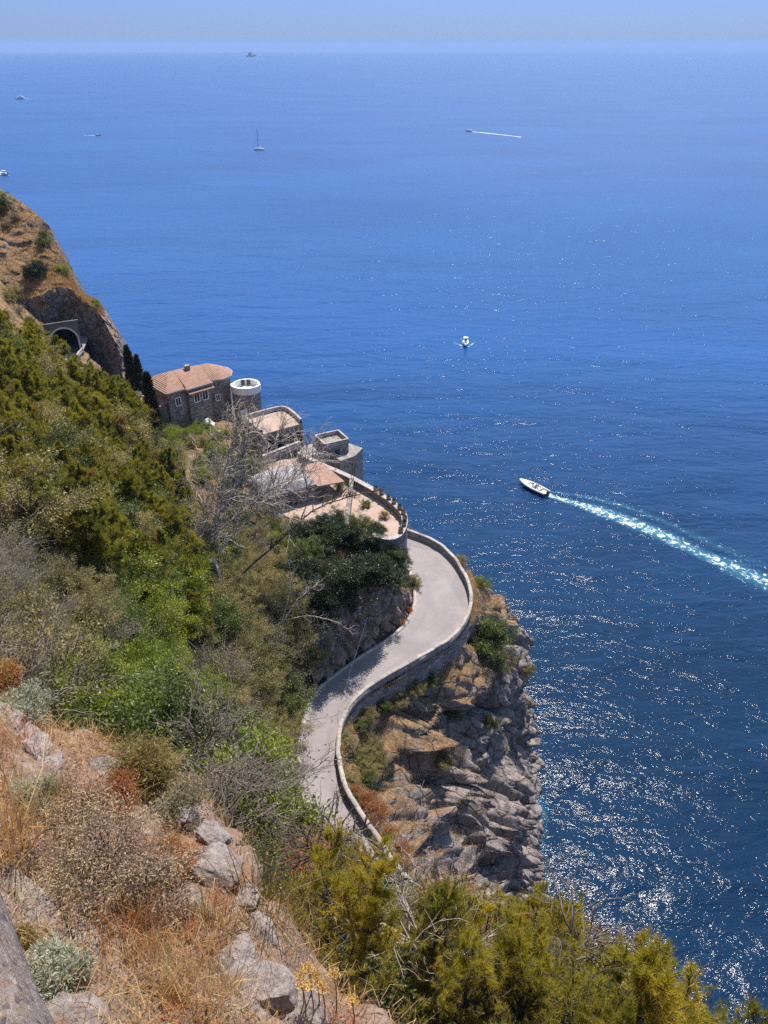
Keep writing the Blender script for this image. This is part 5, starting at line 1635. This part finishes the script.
dead_tree('dead_tree', [[g1, deep(285, 620, t1_ + 0.5), deep(300, 596, t1_ + 1), deep(318, 585, t1_ + 2)], [deep(285, 620, t1_ + 0.5), deep(310, 616, t1_ + 1), deep(338, 622, t1_ + 1.5), deep(352, 632, t1_ + 2)], [deep(280, 628, t1_), deep(290, 590, t1_ + 1), deep(290, 565, t1_ + 2)]],
          'pale bleached dead branches hanging out above the road shadow', 'dead tree', M['grey_bark'], 13, 0.9, 8, 0.09)
g1, t1_ = hit(345, 935, 0.5)
dead_tree('dead_pine', [[g1, deep(349, 900, t1_), deep(353, 865, t1_ + 0.2), deep(357, 826, t1_ + 0.5)], [deep(350, 890, t1_), deep(365, 880, t1_ + 0.3), deep(385, 872, t1_ + 0.5)], [deep(353, 862, t1_), deep(338, 850, t1_), deep(320, 848, t1_)]],
          'slim dark dead pine standing in front of the road end', 'dead tree', M['dark_bark'], 17, 0.5, 14, 0.07)
g1, t1_ = hit(440, 1000, 0.8)
dead_tree('dead_tree', [[g1, deep(430, 970, t1_), deep(400, 935, t1_), deep(372, 925, t1_), deep(330, 945, t1_)], [deep(425, 965, t1_), deep(418, 930, t1_), deep(400, 890, t1_)], [deep(435, 985, t1_), deep(460, 960, t1_), deep(480, 950, t1_)]],
          'bare grey branches arching among the lower pines', 'dead tree', M['grey_bark'], 21, 0.7, 12, 0.04)
g1, t1_ = hit(563, 1018, 1.5)
dead_tree('dead_tree', [[g1, deep(564, 985, t1_), deep(566, 955, t1_), deep(568, 905, t1_)], [deep(565, 970, t1_), deep(575, 950, t1_), deep(584, 930, t1_)], [deep(565, 980, t1_), deep(552, 960, t1_), deep(548, 940, t1_)]],
          'small upright dead tree against the sea at the lower edge', 'dead tree', M['twig'], 25, 0.6, 12, 0.05)
g1, t1_ = hit(252, 850, 0.5)
dead_tree('dead_tree', [[g1, deep(226, 830, t1_), deep(230, 800, t1_), deep(236, 762, t1_)], [deep(228, 815, t1_), deep(250, 790, t1_), deep(262, 775, t1_)], [deep(226, 830, t1_), deep(214, 800, t1_), deep(212, 760, t1_)]],
          'bare grey branching dead shrub on the bank left of the road end', 'dead shrub', M['twig'], 29, 0.7, 8, 0.03)

# ------------------------------------------------------------------ rock terrace at the viewer's feet
wd_ = np.array([0.649, -0.761, 0.0])                 # along the viewpoint wall
wn_ = np.array([0.761, 0.649, 0.0])                  # away from the wall, towards the sea
edge_pts = [at(0, 700, 104)[:2], at(60, 735, 104)[:2], at(130, 762, 104)[:2], at(185, 800, 104)[:2], at(232, 872, 104)[:2], at(285, 930, 104)[:2], at(340, 1008, 104)[:2]]
e0, e1 = edge_pts[0], edge_pts[-1]
edge_pts = [e0 + np.array([-9.5, 8.6]), e0 + np.array([-4.5, 3.9]), e0 + np.array([-2, 1.7])] + edge_pts + [e1 + np.array([0.9, -1.1]), e1 + np.array([2.6, -2.6])]
edge_line = spline(np.column_stack([np.array(edge_pts), np.full(len(edge_pts), 104.0)]), 0.03)
edge_line = resample(edge_line, 520)
foot_line = edge_line.copy()
sl = edge_line @ wd_
foot_line[:, :2] = sl[:, None] * wd_[None, :2] + 0.03 * wn_[None, :2]
foot_line[:, 2] = 105.0
drop_line = edge_line.copy(); drop_line[:, :2] += wn_[None, :2] * 0.55; drop_line[:, 2] = 101.2
low_line = edge_line.copy(); low_line[:, :2] += wn_[None, :2] * 1.6; low_line[:, 2] = 98.0
f1_ = np.linspace(0, 1, 90, endpoint=False)[None, :, None]; f2_ = np.linspace(0, 1, 60, endpoint=False)[None, :, None]; f3_ = np.linspace(0, 1, 30)[None, :, None]
P = np.concatenate([foot_line[:, None] * (1 - f1_) + edge_line[:, None] * f1_, edge_line[:, None] * (1 - f2_) + drop_line[:, None] * f2_, drop_line[:, None] * (1 - f3_) + low_line[:, None] * f3_], 1)
q = P.reshape(-1, 3).copy()
d1, d2, cid = worley(q * 1.5, 201)
e1_, e2_, cie = worley(q * 4.0, 205)
q[:, 2] += 0.10 * fbm(q * 1.2, 4, 211) + 0.05 * fbm(q * 6, 4, 212) + 0.10 * cid * np.clip((d2 - d1) * 3, 0, 1) + 0.04 * cie * np.clip((e2_ - e1_) * 3, 0, 1)
q[:, :2] += wn_[None, :2] * (0.25 * cid * np.clip((d2 - d1) * 3, 0, 1) + 0.15 * fbm(q * 1.3, 3, 215))[:, None] * np.tile(np.concatenate([np.zeros(70), np.linspace(0, 1, 20), np.ones(90)]), 520)[:, None]
TR = q.reshape(P.shape)
tag(link('rock_terrace', grid_np('rock_terrace', TR), M['terrace'], smooth=True), kind='structure')

# viewpoint wall the photograph is taken over, with the path behind it
wl = np.array([(wd_ * s_)[:2].tolist() + [109.1] for s_ in np.linspace(-12.0, 4.4, 420)])
P = jitter(swept(resample(wl, 420), [(0.0, -4.6), (-0.004, -1.5), (0.0, -0.6), (0.004, -0.12), (-0.012, -0.055), (-0.035, -0.02), (-0.07, -0.004), (-0.12, 0.0), (-0.19, 0.002), (-0.26, 0.0), (-0.33, -0.004), (-0.42, -0.03), (-0.45, -0.8)], False), 0.012, 9.0, 33)
side_test = (P[200, 7, :2] - wl[200, :2]) @ wn_[:2]
if side_test > 0:                                     # the wall's body lies on the inland side
    off_ = P[..., :2] - wl[:, None, :2]
    P[..., :2] = wl[:, None, :2] - off_
o = link('viewpoint_wall', grid_np('viewpoint_wall', P), M['wallstone'], smooth=True)
tag(o, 'weathered pinkish stone wall top cutting across the bottom left corner', 'wall')
mb = MB(); c_ = -wn_ * 1.6; c_ = -wn_ * 2.45 - wd_ * 4.0; mb.box((c_[0], c_[1], 102.1), (18.0, 4.0, 12.2), math.atan2(wd_[1], wd_[0]))
tag(mb.build('viewpoint_path', M['concrete']), kind='structure')

def on_terrace(px, py, rad=9):
    return lattice_hit(TR, px, py, rad)

def stone(px, py, sx_, sy_, sz_, label, seed, rz=0.0, group=None):
    r_ = on_terrace(px, py, 14)
    if r_ is None: return
    bm = bmesh.new(); bmesh.ops.create_cube(bm, size=2.0)
    bmesh.ops.subdivide_edges(bm, edges=bm.edges[:], cuts=22, use_grid_fill=True)
    co = np.array([v_.co for v_ in bm.verts])
    pn = np.abs(co) ** 6
    co = co / (pn.sum(1, keepdims=True) ** (1 / 6)) * 1.0
    rr = np.random.default_rng(seed)
    for _ in range(14):                                # split faces
        n_ = unit(rr.normal(size=3)); h_ = 0.62 + 0.3 * rr.random()
        d_ = co @ n_
        co = np.where((d_ > h_)[:, None], co - n_ * (d_ - h_)[:, None], co)
    co = co * (1 + 0.14 * fbm(co * 1.6 + seed, 4, seed)[:, None] + 0.06 * fbm(co * 6 + seed, 4, seed + 3)[:, None])
    me = bpy.data.meshes.new('limestone_block')
    for v_, k_ in zip(bm.verts, co): v_.co = k_ * np.array([sx_, sy_, sz_])
    bm.to_mesh(me); bm.free()
    o_ = link('limestone_block', me, M['limestone'], smooth=True)
    o_.location = tuple(r_[0] + np.array([0, 0, -sz_ * 0.05]))
    o_.rotation_euler = (rr.normal() * 0.12, rr.normal() * 0.12, rz)
    tag(o_, label, 'stone', group)

ed = math.atan2(-2.6, 3.1)
for k, (px, py, a_, b_, c_, lab) in enumerate((
        (30, 726, 0.17, 0.10, 0.08, 'grey limestone block at the terrace edge, the one nearest the left frame'), (42, 738, 0.15, 0.12, 0.10, 'small pale block tucked between two larger blocks of the terrace edge'),
        (57, 752, 0.16, 0.10, 0.07, 'flat pale block at the terrace edge where the row of stones ends'), (110, 762, 0.25, 0.13, 0.10, 'long pale slab at the terrace edge below the ochre broom'), (146, 774, 0.13, 0.10, 0.09, 'pale stone half hidden right of the ochre broom'),
        (206, 826, 0.13, 0.10, 0.10, 'small pale stone on top of the big cracked block'), (176, 800, 0.20, 0.12, 0.07, 'flat pale slab at the right terrace edge above the small pale stone'), (14, 712, 0.18, 0.12, 0.08, 'pale slab at the terrace edge, half out of the left frame'), (262, 918, 0.16, 0.11, 0.08, 'flat grey slab at the outer edge between the cracked block and the broad boulder'), (214, 858, 0.25, 0.17, 0.11, 'big cracked flat limestone block at the right terrace edge'), (192, 893, 0.14, 0.11, 0.10, 'broken white stone below the big cracked block'),
        (250, 888, 0.10, 0.09, 0.07, 'small stone at the outer edge right of the big cracked block'), (232, 966, 0.26, 0.18, 0.12, 'broad grey boulder in the dry grass near the bottom edge'), (285, 985, 0.22, 0.16, 0.15, 'grey boulder behind the yellow flower heads'),
        (312, 1012, 0.26, 0.18, 0.14, 'rough grey boulder at the bottom edge of the picture'), (34, 893, 0.36, 0.09, 0.05, 'long low pinkish rock beside the viewpoint wall'), (84, 918, 0.20, 0.07, 0.05, 'low rock in front of the silvery plant'), (78, 1005, 0.2, 0.12, 0.06, 'grey rock in the bottom left corner below the silvery plant'))):
    stone(px, py, a_ * 1.25, b_ * 1.2, c_ * 1.05, lab, 400 + k, ed + 0.15 * math.sin(k * 3))

# foreground shrubs, built fine because they are near
def near_plant(name, px, py, build, label, cat, rz=0.0):
    r_ = on_terrace(px, py, 12)
    if r_ is None: return
    root_ = empty(name, r_[0] - [0, 0, 0.03], rz)
    tag(root_, label, cat)
    for pn, me_, mt in build: link(pn, me_, mt, root_)

def fine_shrub(seed, h, wide, mat, n_st, per, leaf, cloud, tw='twig', aspect=0.3, droop=0.0, thin=0.0035):
    rng_ = np.random.default_rng(seed)
    segs, tips = [], []
    for k in range(n_st):
        a_ = k * 2.4 + rng_.random(); rr = rng_.random() ** 0.6
        b_ = np.array([math.cos(a_) * rr * wide * 0.35, math.sin(a_) * rr * wide * 0.35, -0.05])
        d_ = unit(np.array([math.cos(a_) * rr * wide / h * 0.9, math.sin(a_) * rr * wide / h * 0.9, 1.0 - droop]))
        grow(rng_, b_, d_, h * (0.55 + 0.35 * rng_.random()), thin * 1.6, 0, [(5, 0.55, 0.55, 0.03, 0.15), (4, 0.6, 0.5, 0.02, 0.2), (0, 0, 0, 0.02, 0.25)], segs, tips)
    return [('stems', tubes_np('shrub_stems', segs, 3), M[tw]), ('foliage', leaf_mesh('shrub_foliage', rng_, tips, per, leaf, cloud, aspect), M[mat])]

def grass_clump(seed, n_, r_, length, width, lean, mat):
    rng_ = np.random.default_rng(seed)
    a_ = rng_.random(n_) * 6.283; rr = r_ * np.sqrt(rng_.random(n_))
    base = np.column_stack([np.cos(a_) * rr, np.sin(a_) * rr, np.full(n_, -0.02)])
    dirs = np.column_stack([np.cos(a_) * rr / r_ * lean, np.sin(a_) * rr / r_ * lean, np.ones(n_)])
    return [('blades', blade_mesh('grass_blades', rng_, base, dirs, length, width, 0.22, 0.35), M[mat])]

near_plant('dry_bush', 95, 862, fine_shrub(501, 0.52, 0.62, 'brownbush', 50, 4, 0.026, 0.030), 'large dry brown bush of fine twigs filling the middle of the terrace', 'dry bush')
near_plant('dry_bush', 150, 880, fine_shrub(502, 0.36, 0.4, 'brownbush', 24, 6, 0.028, 0.03), 'smaller dry brown bush right of the large one', 'dry bush')
near_plant('dry_bush', 60, 800, fine_shrub(503, 0.26, 0.36, 'brownbush', 22, 6, 0.028, 0.03), 'low dry brown bush between the tall grass and the edge stones', 'dry bush')
near_plant('dry_bush', 180, 800, fine_shrub(504, 0.24, 0.32, 'grey_shrub', 22, 5, 0.028, 0.03), 'low greyish dry bush near the right terrace edge', 'dry bush')
near_plant('rust_bush', 172, 862, fine_shrub(505, 0.26, 0.2, 'rust', 22, 9, 0.030, 0.022, aspect=0.2), 'small vivid orange dry bush left of the big cracked block', 'dry bush')
near_plant('rust_bush', 118, 790, fine_shrub(506, 0.20, 0.3, 'rust', 20, 8, 0.028, 0.022, aspect=0.2), 'reddish dry bush just below the long pale slab', 'dry bush')
near_plant('rust_bush', 2, 668, fine_shrub(507, 0.18, 0.16, 'rust', 26, 10, 0.03, 0.03, aspect=0.3), 'rust red bush at the left frame above the silvery one', 'dry bush')
near_plant('silver_bush', 22, 706, fine_shrub(508, 0.28, 0.24, 'silver', 30, 9, 0.040, 0.022, aspect=0.2), 'silvery green bush at the left frame above the terrace edge', 'silver bush')
near_plant('silver_bush', 62, 972, fine_shrub(509, 0.20, 0.17, 'silver', 34, 10, 0.034, 0.016, aspect=0.2), 'silvery green bush close to the viewpoint wall', 'silver bush')
near_plant('silver_bush', 40, 788, fine_shrub(510, 0.2, 0.18, 'silver', 18, 7, 0.032, 0.02, aspect=0.2), 'small pale silvery bush behind the tall dry grass', 'silver bush')
near_plant('moss_cushion', 22, 930, fine_shrub(511, 0.10, 0.09, 'broom', 20, 10, 0.016, 0.012), 'small mustard green cushion plant against the viewpoint wall', 'cushion plant')
near_plant('broom_bush', 147, 770, fine_shrub(512, 0.36, 0.18, 'broom', 46, 10, 0.045, 0.02, aspect=0.14), 'ochre feathery broom bush at the terrace edge', 'broom')
near_plant('grass_clump', 12, 842, grass_clump(520, 220, 0.22, 0.66, 0.0045, 0.5, 'drygrass'), 'tall dry straw grass clump at the left frame', 'grass clump')
near_plant('grass_clump', 44, 800, grass_clump(521, 120, 0.16, 0.4, 0.004, 0.5, 'drygrass'), 'shorter dry grass clump beside the tall one', 'grass clump')
near_plant('grass_clump', 262, 905, grass_clump(522, 150, 0.25, 0.75, 0.004, 0.7, 'broom'), 'green yellow grass stalks leaning out over the lower pines', 'grass clump')
near_plant('grass_clump', 150, 985, grass_clump(523, 240, 0.26, 0.34, 0.004, 0.6, 'drygrass'), 'orange dry grass clump left of the broad grey boulder', 'grass clump')
near_plant('grass_clump', 200, 925, grass_clump(524, 220, 0.26, 0.34, 0.004, 0.6, 'drygrass'), 'reddish dry grass clump under the broken white stone', 'grass clump')
near_plant('grass_clump', 200, 1000, grass_clump(525, 260, 0.26, 0.34, 0.004, 0.6, 'drygrass'), 'pale dry grass clump at the bottom edge below the boulder', 'grass clump')
near_plant('grass_clump', 120, 930, grass_clump(526, 220, 0.26, 0.34, 0.004, 0.7, 'drygrass'), 'tangled dry grass clump right of the silvery plant', 'grass clump')

# spurge with yellow heads
rng = np.random.default_rng(77)
for k, (px, py) in enumerate(((300, 975), (308, 968), (316, 975), (310, 985), (302, 985), (334, 975), (322, 988), (352, 1000))):
    r_ = on_terrace(px, py + 25, 25)
    if r_ is None: continue
    head = deep(px, py, r_[1] - 0.15)
    root_ = empty('yellow_flower', (head[0], head[1], head[2] - 0.42))
    tag(root_, 'flat yellow flower head on a thin stalk at the terrace edge near the bottom', 'flower', 'yellow flower heads')
    mb = MB(); mb.tube([(0, 0, -0.1), (0.01, 0.0, 0.2), (0, 0, 0.42)], [0.006, 0.005, 0.004], 5); mb.build('stalk', M['broom'], root_)
    tps_ = []
    for j in range(40):
        a_ = j * 2.4; rr = 0.036 * math.sqrt(j / 40)
        tps_.append((np.array([math.cos(a_) * rr, math.sin(a_) * rr, 0.425 - rr * rr * 5]), UP))
    link('flower_head', leaf_mesh('flower_head', rng, tps_, 3, 0.016, 0.005, 0.7, 1.5), M['umbel'], root_)

# dry grass and litter over the whole terrace
q = TR[:, 4:110].reshape(-1, 3)
dens = fbm(q * 1.1, 3, 231)
sel = q[(dens > -0.25)]
sel = sel[rng.permutation(len(sel))[:12000]]
base = np.repeat(sel, 3, 0) + rng.normal(size=(len(sel) * 3, 3)) * np.array([0.05, 0.05, 0.01])
tag(link('dry_grass', blade_mesh('dry_grass', rng, base, np.tile(UP, (len(base), 1)), 0.27, 0.0024, 0.75, 0.8), M['drygrass']), kind='stuff')
sel = q[rng.permutation(len(q))[:5000]]
tag(link('dry_leaf_litter', leaf_mesh('dry_leaf_litter', rng, [(p_ + [0, 0, 0.012], UP) for p_ in sel], 3, 0.035, 0.03, 0.4, 1.5), M['brownbush']), kind='stuff')

# ------------------------------------------------------------------ boats
def hull_mesh(L, B, D, sheer=0.25, stern=0.85, n_=25):
    """lofted hull, bow towards +X, keel to gunwale"""
    P = np.zeros((n_, 9, 3))
    for i in range(n_):
        u_ = i / (n_ - 1)
        hb = B / 2 * (stern + (1 - stern) * min(1, u_ / 0.35)) * (1 - max(0, (u_ - 0.45) / 0.55) ** 2.3)
        zt_ = D * (1 + sheer * u_ ** 2)
        zk = -0.35 * D * (1 - max(0, (u_ - 0.6) / 0.4) ** 2 * 2.2)
        for j, w_ in enumerate(np.linspace(-1, 1, 9)):
            k_ = abs(w_)
            P[i, j] = (-L / 2 + L * u_ + 0.04 * L * (k_ * u_ ** 4), math.copysign(hb * (k_ ** 0.75), w_), zk + (zt_ - zk) * k_ ** 1.6)
    return P

def deck_grid(P, inset=0.0, dz=-0.02):
    g_ = np.stack([P[:, 0], P[:, 0] * 0.5 + P[:, -1] * 0.5, P[:, -1]], 1).copy()
    g_[..., 1] *= 1 - inset
    g_[..., 2] += dz
    return g_

def motorboat(loc, rz, L, B, label, cat='boat', name='motorboat', rib=False, crew=0, canopy=False):
    root_ = empty(name, loc, rz)
    tag(root_, label, cat)
    D = 0.16 * L if not rib else 0.085 * L
    P = hull_mesh(L, B, D)
    mb = MB(); mb.grid(P)
    st_ = P[0]; mb.add(st_, [tuple(range(9))])
    mb.build('hull', M['hull'] if not rib else M['black'], root_, False)
    mb = MB(); mb.grid(deck_grid(P, 0.02, -0.12)); mb.build('deck', M['deck'] if rib else M['hull'], root_)
    if rib:
        pl = [P[i, 0] + [0, 0, 0.02] for i in range(len(P))] + [P[i, -1] + [0, 0, 0.02] for i in range(len(P) - 1, -1, -1)]
        mb = MB(); mb.tube(pl, np.full(len(pl), 0.055 * B + 0.16), 10); mb.build('inflatable_tube', M['tube'], root_, True)
        mb = MB(); mb.add(deck_grid(P[17:], 0.15, 0.14).reshape(-1, 3), [(a * 3 + b, a * 3 + b + 1, a * 3 + b + 4, a * 3 + b + 3) for a in range(7) for b in range(2)]); mb.build('bow_pad', M['hull'], root_)
    mb = MB(); mb.box((-0.02 * L, 0, D + 0.35), (0.11 * L, 0.34 * B, 0.9)); mb.build('console', M['hull'], root_)
    mb = MB(); mb.add([(0.05 * L, -0.17 * B, D + 0.8), (0.05 * L, 0.17 * B, D + 0.8), (0.02 * L, 0.15 * B, D + 1.25), (0.02 * L, -0.15 * B, D + 1.25), (0.04 * L, -0.17 * B, D + 0.8), (0.04 * L, 0.17 * B, D + 0.8), (0.01 * L, 0.15 * B, D + 1.25), (0.01 * L, -0.15 * B, D + 1.25)],
                      [(0, 1, 2, 3), (7, 6, 5, 4), (0, 4, 5, 1), (1, 5, 6, 2), (2, 6, 7, 3), (3, 7, 4, 0)]); mb.build('windscreen', M['glass'], root_)
    mb = MB(); mb.box((-0.24 * L, 0, D + 0.1), (0.07 * L, 0.55 * B, 0.5)); mb.build('bench', M['deck'], root_)
    mb = MB(); mb.box((-0.53 * L, 0, D + 0.35), (0.07 * L, 0.22 * B, 0.85)); mb.box((-0.55 * L, 0, D - 0.5), (0.03 * L, 0.1 * B, 0.9)); mb.build('outboard', M['black'], root_)
    if canopy:
        mb = MB(); mb.box((-0.05 * L, 0, D + 2.0), (0.3 * L, 0.75 * B, 0.08)); mb.build('canopy', M['hull'], root_)
        for x_ in (-0.18, 0.08):
            for y_ in (-0.32, 0.32):
                mb = MB(); mb.tube([(x_ * L, y_ * B, D - 0.1), (x_ * L, y_ * B, D + 2.0)], [0.03, 0.03], 5); mb.build('post', M['hull'], root_)
    return root_

def boat_person(boat, lx, ly, lz, label, top, crouch=1.0):
    """one continuous skinned body standing at the controls, hair as its own mesh"""
    me = bpy.data.meshes.new('person')
    j = [(0, 0, .95), (0, 0, 1.2), (0, 0, 1.42), (0, 0, 1.52), (0.02, 0, 1.64), (0.02, 0, 1.74),
         (0, .19, 1.40), (.14, .24, 1.14), (.36, .16, 1.10), (0, -.19, 1.40), (.14, -.24, 1.14), (.36, -.16, 1.10),
         (0.02, .10, .88), (.06, .12, .48), (0, .12, .06), (.12, .13, .03), (0.02, -.10, .88), (.06, -.12, .48), (0, -.12, .06), (.12, -.13, .03)]
    e = [(0, 1), (1, 2), (2, 3), (3, 4), (4, 5), (2, 6), (6, 7), (7, 8), (2, 9), (9, 10), (10, 11), (0, 12), (12, 13), (13, 14), (14, 15), (0, 16), (16, 17), (17, 18), (18, 19)]
    rad = [.14, .13, .14, .055, .10, .085, .065, .05, .035, .065, .05, .035, .09, .065, .045, .04, .09, .065, .045, .04]
    me.from_pydata(j, e, [])
    o_ = bpy.data.objects.new('person', me); col.objects.link(o_)
    md = o_.modifiers.new('skin', 'SKIN')
    for k_, v_ in enumerate(me.skin_vertices[0].data):
        v_.radius = (rad[k_], rad[k_]); v_.use_root = (k_ == 0)
    sb = o_.modifiers.new('smooth', 'SUBSURF'); sb.levels = 1; sb.render_levels = 1
    me.materials.append(M['skin'])
    mw = boat.matrix_basis
    o_.location = mw @ Vector((lx, ly, lz)); o_.rotation_euler = (0, 0, boat.rotation_euler[2])
    tag(o_, label, 'person')
    mb = MB(); mb.tube([(0, 0, 0.80), (0, 0, 0.95), (0, 0, 1.2), (0, 0, 1.44)], [0.19, 0.18, 0.18, 0.17], 10); c_ = mb.build('shirt', top, o_, True)
    mb = MB(); mb.tube([(0, 0, 1.68), (0, 0, 1.76), (0, 0, 1.80)], [0.115, 0.10, 0.05], 10); mb.build('hair', M['black'], o_, True)

def wake(path, w0, w1, mat, name, strength=1.0, fade=0.35, z=0.02, core=0.5):
    p_ = resample(spline(np.array([(a_[0], a_[1], z) for a_ in path], float), 0.5), 240)
    n_ = normals2d(p_)
    u_ = np.linspace(0, 1, 240)
    wdt = w0 + (w1 - w0) * u_ ** 0.7
    wdt = wdt * (1 + 0.25 * vnoise(np.column_stack([u_ * 14, u_ * 0, u_ * 0]), 9))
    v_ = np.linspace(-1, 1, 17)
    P = np.zeros((240, 17, 3))
    P[..., :2] = p_[:, None, :2] + n_[:, None] * (v_[None] * wdt[:, None])[..., None]
    P[..., 2] = z
    a_ = np.clip((1 - np.abs(v_)[None] ** 1.6) * 1.0, 0, 1) * (1 - (1 - fade) * u_[:, None]) * strength
    a_ = a_ * np.clip(u_[:, None] * 40 + 0.4, 0, 1)
    me = grid_np(name, P)
    at2 = me.attributes.new('foam', 'FLOAT', 'POINT')
    at2.data.foreach_set('value', a_.ravel().astype(np.float32))
    tag(link(name, me, mat), kind='stuff')

bow, stern = at(521, 481.5, 0.6), at(547, 494, 0.6)
hd = bow - stern
rib_c = (bow + stern) / 2; rib_c[2] = 0.12
rb = motorboat(rib_c, math.atan2(hd[1], hd[0]), float(np.linalg.norm(hd)), 2.9, 'white inflatable speedboat pulling the long foaming wake', 'speedboat', 'speedboat', rib=True)
boat_person(rb, -0.9, 0.25, 0.55, 'person in dark clothes standing at the console of the white speedboat', M['navy'])
boat_person(rb, -1.0, -0.55, 0.5, 'second person in pale shirt beside the helm of the white speedboat', M['deck'])
wake([stern + hd * 0.25, at(560, 499, 0), at(600, 511, 0), at(650, 530, 0), at(700, 553, 0), at(768, 583, 0), at(830, 612, 0)], 1.6, 6.0, M['foam'], 'boat_wake', 0.88, 0.60)
wake([stern + hd * 0.45, at(572, 494.5, 0), at(630, 508, 0), at(700, 538, 0), at(768, 568, 0)], 0.5, 3.4, M['foam'], 'wake_ripple', 0.50, 0.6, 0.015)
c = at(465.5, 345, 0)
motorboat(c + [0, 0, 0.15], R(-95), 6.6, 2.6, 'small white motorboat coming straight towards the shore with spray on both sides', 'motorboat', 'motorboat', canopy=True)
for sg in (-1, 1):
    wake([c + np.array([0.9 * sg, -2.2, 0]), c + np.array([2.6 * sg, 0.5, 0]), c + np.array([4.6 * sg, 3.5, 0])], 0.5, 1.3, M['foam'], 'bow_spray', 1.0, 0.5)
c = at(4, 175, 0)
motorboat(c + [0, 0, 0.2], R(150), 12.0, 4.2, 'white motorboat with a foaming stern cut by the left frame', 'motorboat', 'motorboat', canopy=True)
wake([c + np.array([5, -1.5, 0]), c + np.array([-6, 3, 0]), c + np.array([-25, 10, 0])], 3.0, 4.0, M['foam_far'], 'boat_wake', 1.0, 0.5)
c = at(98.5, 135.5, 0)
motorboat(c + [0, 0, 0.2], R(-8), 9.0, 3.2, 'tiny dark motorboat far out on the left with a faint wake', 'motorboat', 'motorboat')
wake([c + np.array([-4, 0.4, 0]), c + np.array([-14, 3, 0]), c + np.array([-26, 6, 0])], 1.2, 2.6, M['foam_far'], 'boat_wake', 1.0, 0.3)
c = at(469, 131.5, 0)
motorboat(c + [0, 0, 0.2], R(168), 11.0, 4.0, 'tiny white boat far out drawing a long straight white wake', 'motorboat', 'motorboat')
wake([c + np.array([3, -0.6, 0]), at(490, 133.5, 0), at(512, 136, 0), at(522, 137.3, 0)], 2.4, 3.4, M['foam_far'], 'boat_wake', 1.15, 0.55)

# sailing yacht under bare pole
c = at(259, 150, 0)
sy_ = empty('sailing_yacht', c, R(170))
tag(sy_, 'white sailing yacht with a tall bare mast far out on the sea', 'yacht')
P = hull_mesh(14, 4.0, 1.5, 0.2, 0.6)
mb = MB(); mb.grid(P); mb.add(P[0], [tuple(range(9))]); mb.build('hull', M['hull'], sy_)
mb = MB(); mb.grid(deck_grid(P)); mb.build('deck', M['deck'], sy_)
mb = MB(); mb.box((0.3, 0, 1.9), (5.5, 2.0, 0.75)); mb.build('cabin', M['hull'], sy_)
mb = MB(); mb.tube([(0.8, 0, 1.4), (0.8, 0, 23)], [0.34, 0.22], 8); mb.build('mast', M['shipgrey'], sy_)
mb = MB(); mb.tube([(0.7, 0, 3.2), (-5.2, 0, 3.0)], [0.28, 0.22], 8); mb.build('boom', M['hull'], sy_)
for p0, p1 in (((7.2, 0, 1.9), (0.8, 0, 22.6)), ((-6.8, 0, 1.5), (0.8, 0, 22.8))):
    mb = MB(); mb.tube([p0, p1], [0.05, 0.05], 5); mb.build('stay', M['shipgrey'], sy_)

# motor yacht
c = at(20, 99, 0)
my = empty('motor_yacht', c, R(185))
tag(my, 'white motor yacht very far out near the left frame', 'yacht')
P = hull_mesh(24, 6.0, 2.8, 0.3, 0.85)
mb = MB(); mb.grid(P); mb.add(P[0], [tuple(range(9))]); mb.build('hull', M['hull'], my)
mb = MB(); mb.grid(deck_grid(P)); mb.build('deck', M['deck'], my)
mb = MB(); mb.prism([(-9, -2.3), (4, -2.3), (6, 0), (4, 2.3), (-9, 2.3)], 2.7, 5.0); mb.build('cabin', M['hull'], my)
mb = MB(); mb.prism([(-6, -1.9), (1.5, -1.9), (2.8, 0), (1.5, 1.9), (-6, 1.9)], 5.0, 7.0); mb.build('flybridge', M['hull'], my)
wake([c + np.array([14, 0, 0]), c + np.array([30, 3, 0])], 3, 5, M['foam_far'], 'boat_wake', 1.0, 0.3)

# ship at the horizon
c = at(251, 56.5, 0)
sh = empty('ship', c, R(12))
tag(sh, 'hazy dark ship on the horizon', 'ship')
P = hull_mesh(125, 20, 11, 0.15, 0.9)
mb = MB(); mb.grid(P); mb.add(P[0], [tuple(range(9))]); mb.grid(deck_grid(P)); mb.build('hull', M['shipgrey'], sh)
mb = MB(); mb.box((-12, 0, 24), (40, 16, 28)); mb.build('superstructure', M['shipgrey'], sh)
mb = MB(); mb.box((-4, 0, 43), (14, 10, 12)); mb.build('tower', M['shipgrey'], sh)
mb = MB(); mb.tube([(-4, 0, 46), (-4, 0, 58)], [2.0, 1.2], 6); mb.build('mast', M['shipgrey'], sh)
mb = MB(); mb.box((38, 0, 18), (18, 12, 14)); mb.build('deck_house', M['shipgrey'], sh)

# ------------------------------------------------------------------ sea haze
mh = bpy.data.materials.new('haze'); mh.use_nodes = True
nt = mh.node_tree
nt.nodes.remove(nt.nodes['Principled BSDF'])
pv_ = nt.nodes.new('ShaderNodeVolumePrincipled')
pv_.inputs['Color'].default_value = (0.40, 0.60, 0.95, 1)
pv_.inputs['Density'].default_value = 5.5e-5
pv_.inputs['Anisotropy'].default_value = 0.0
nt.links.new(pv_.outputs[0], nt.nodes['Material Output'].inputs['Volume'])
mb = MB(); mb.box((0, 0, (185 - 140) / 2), (84000, 84000, 185 + 140))
hz = mb.build('haze', mh)
tag(hz, kind='stuff')
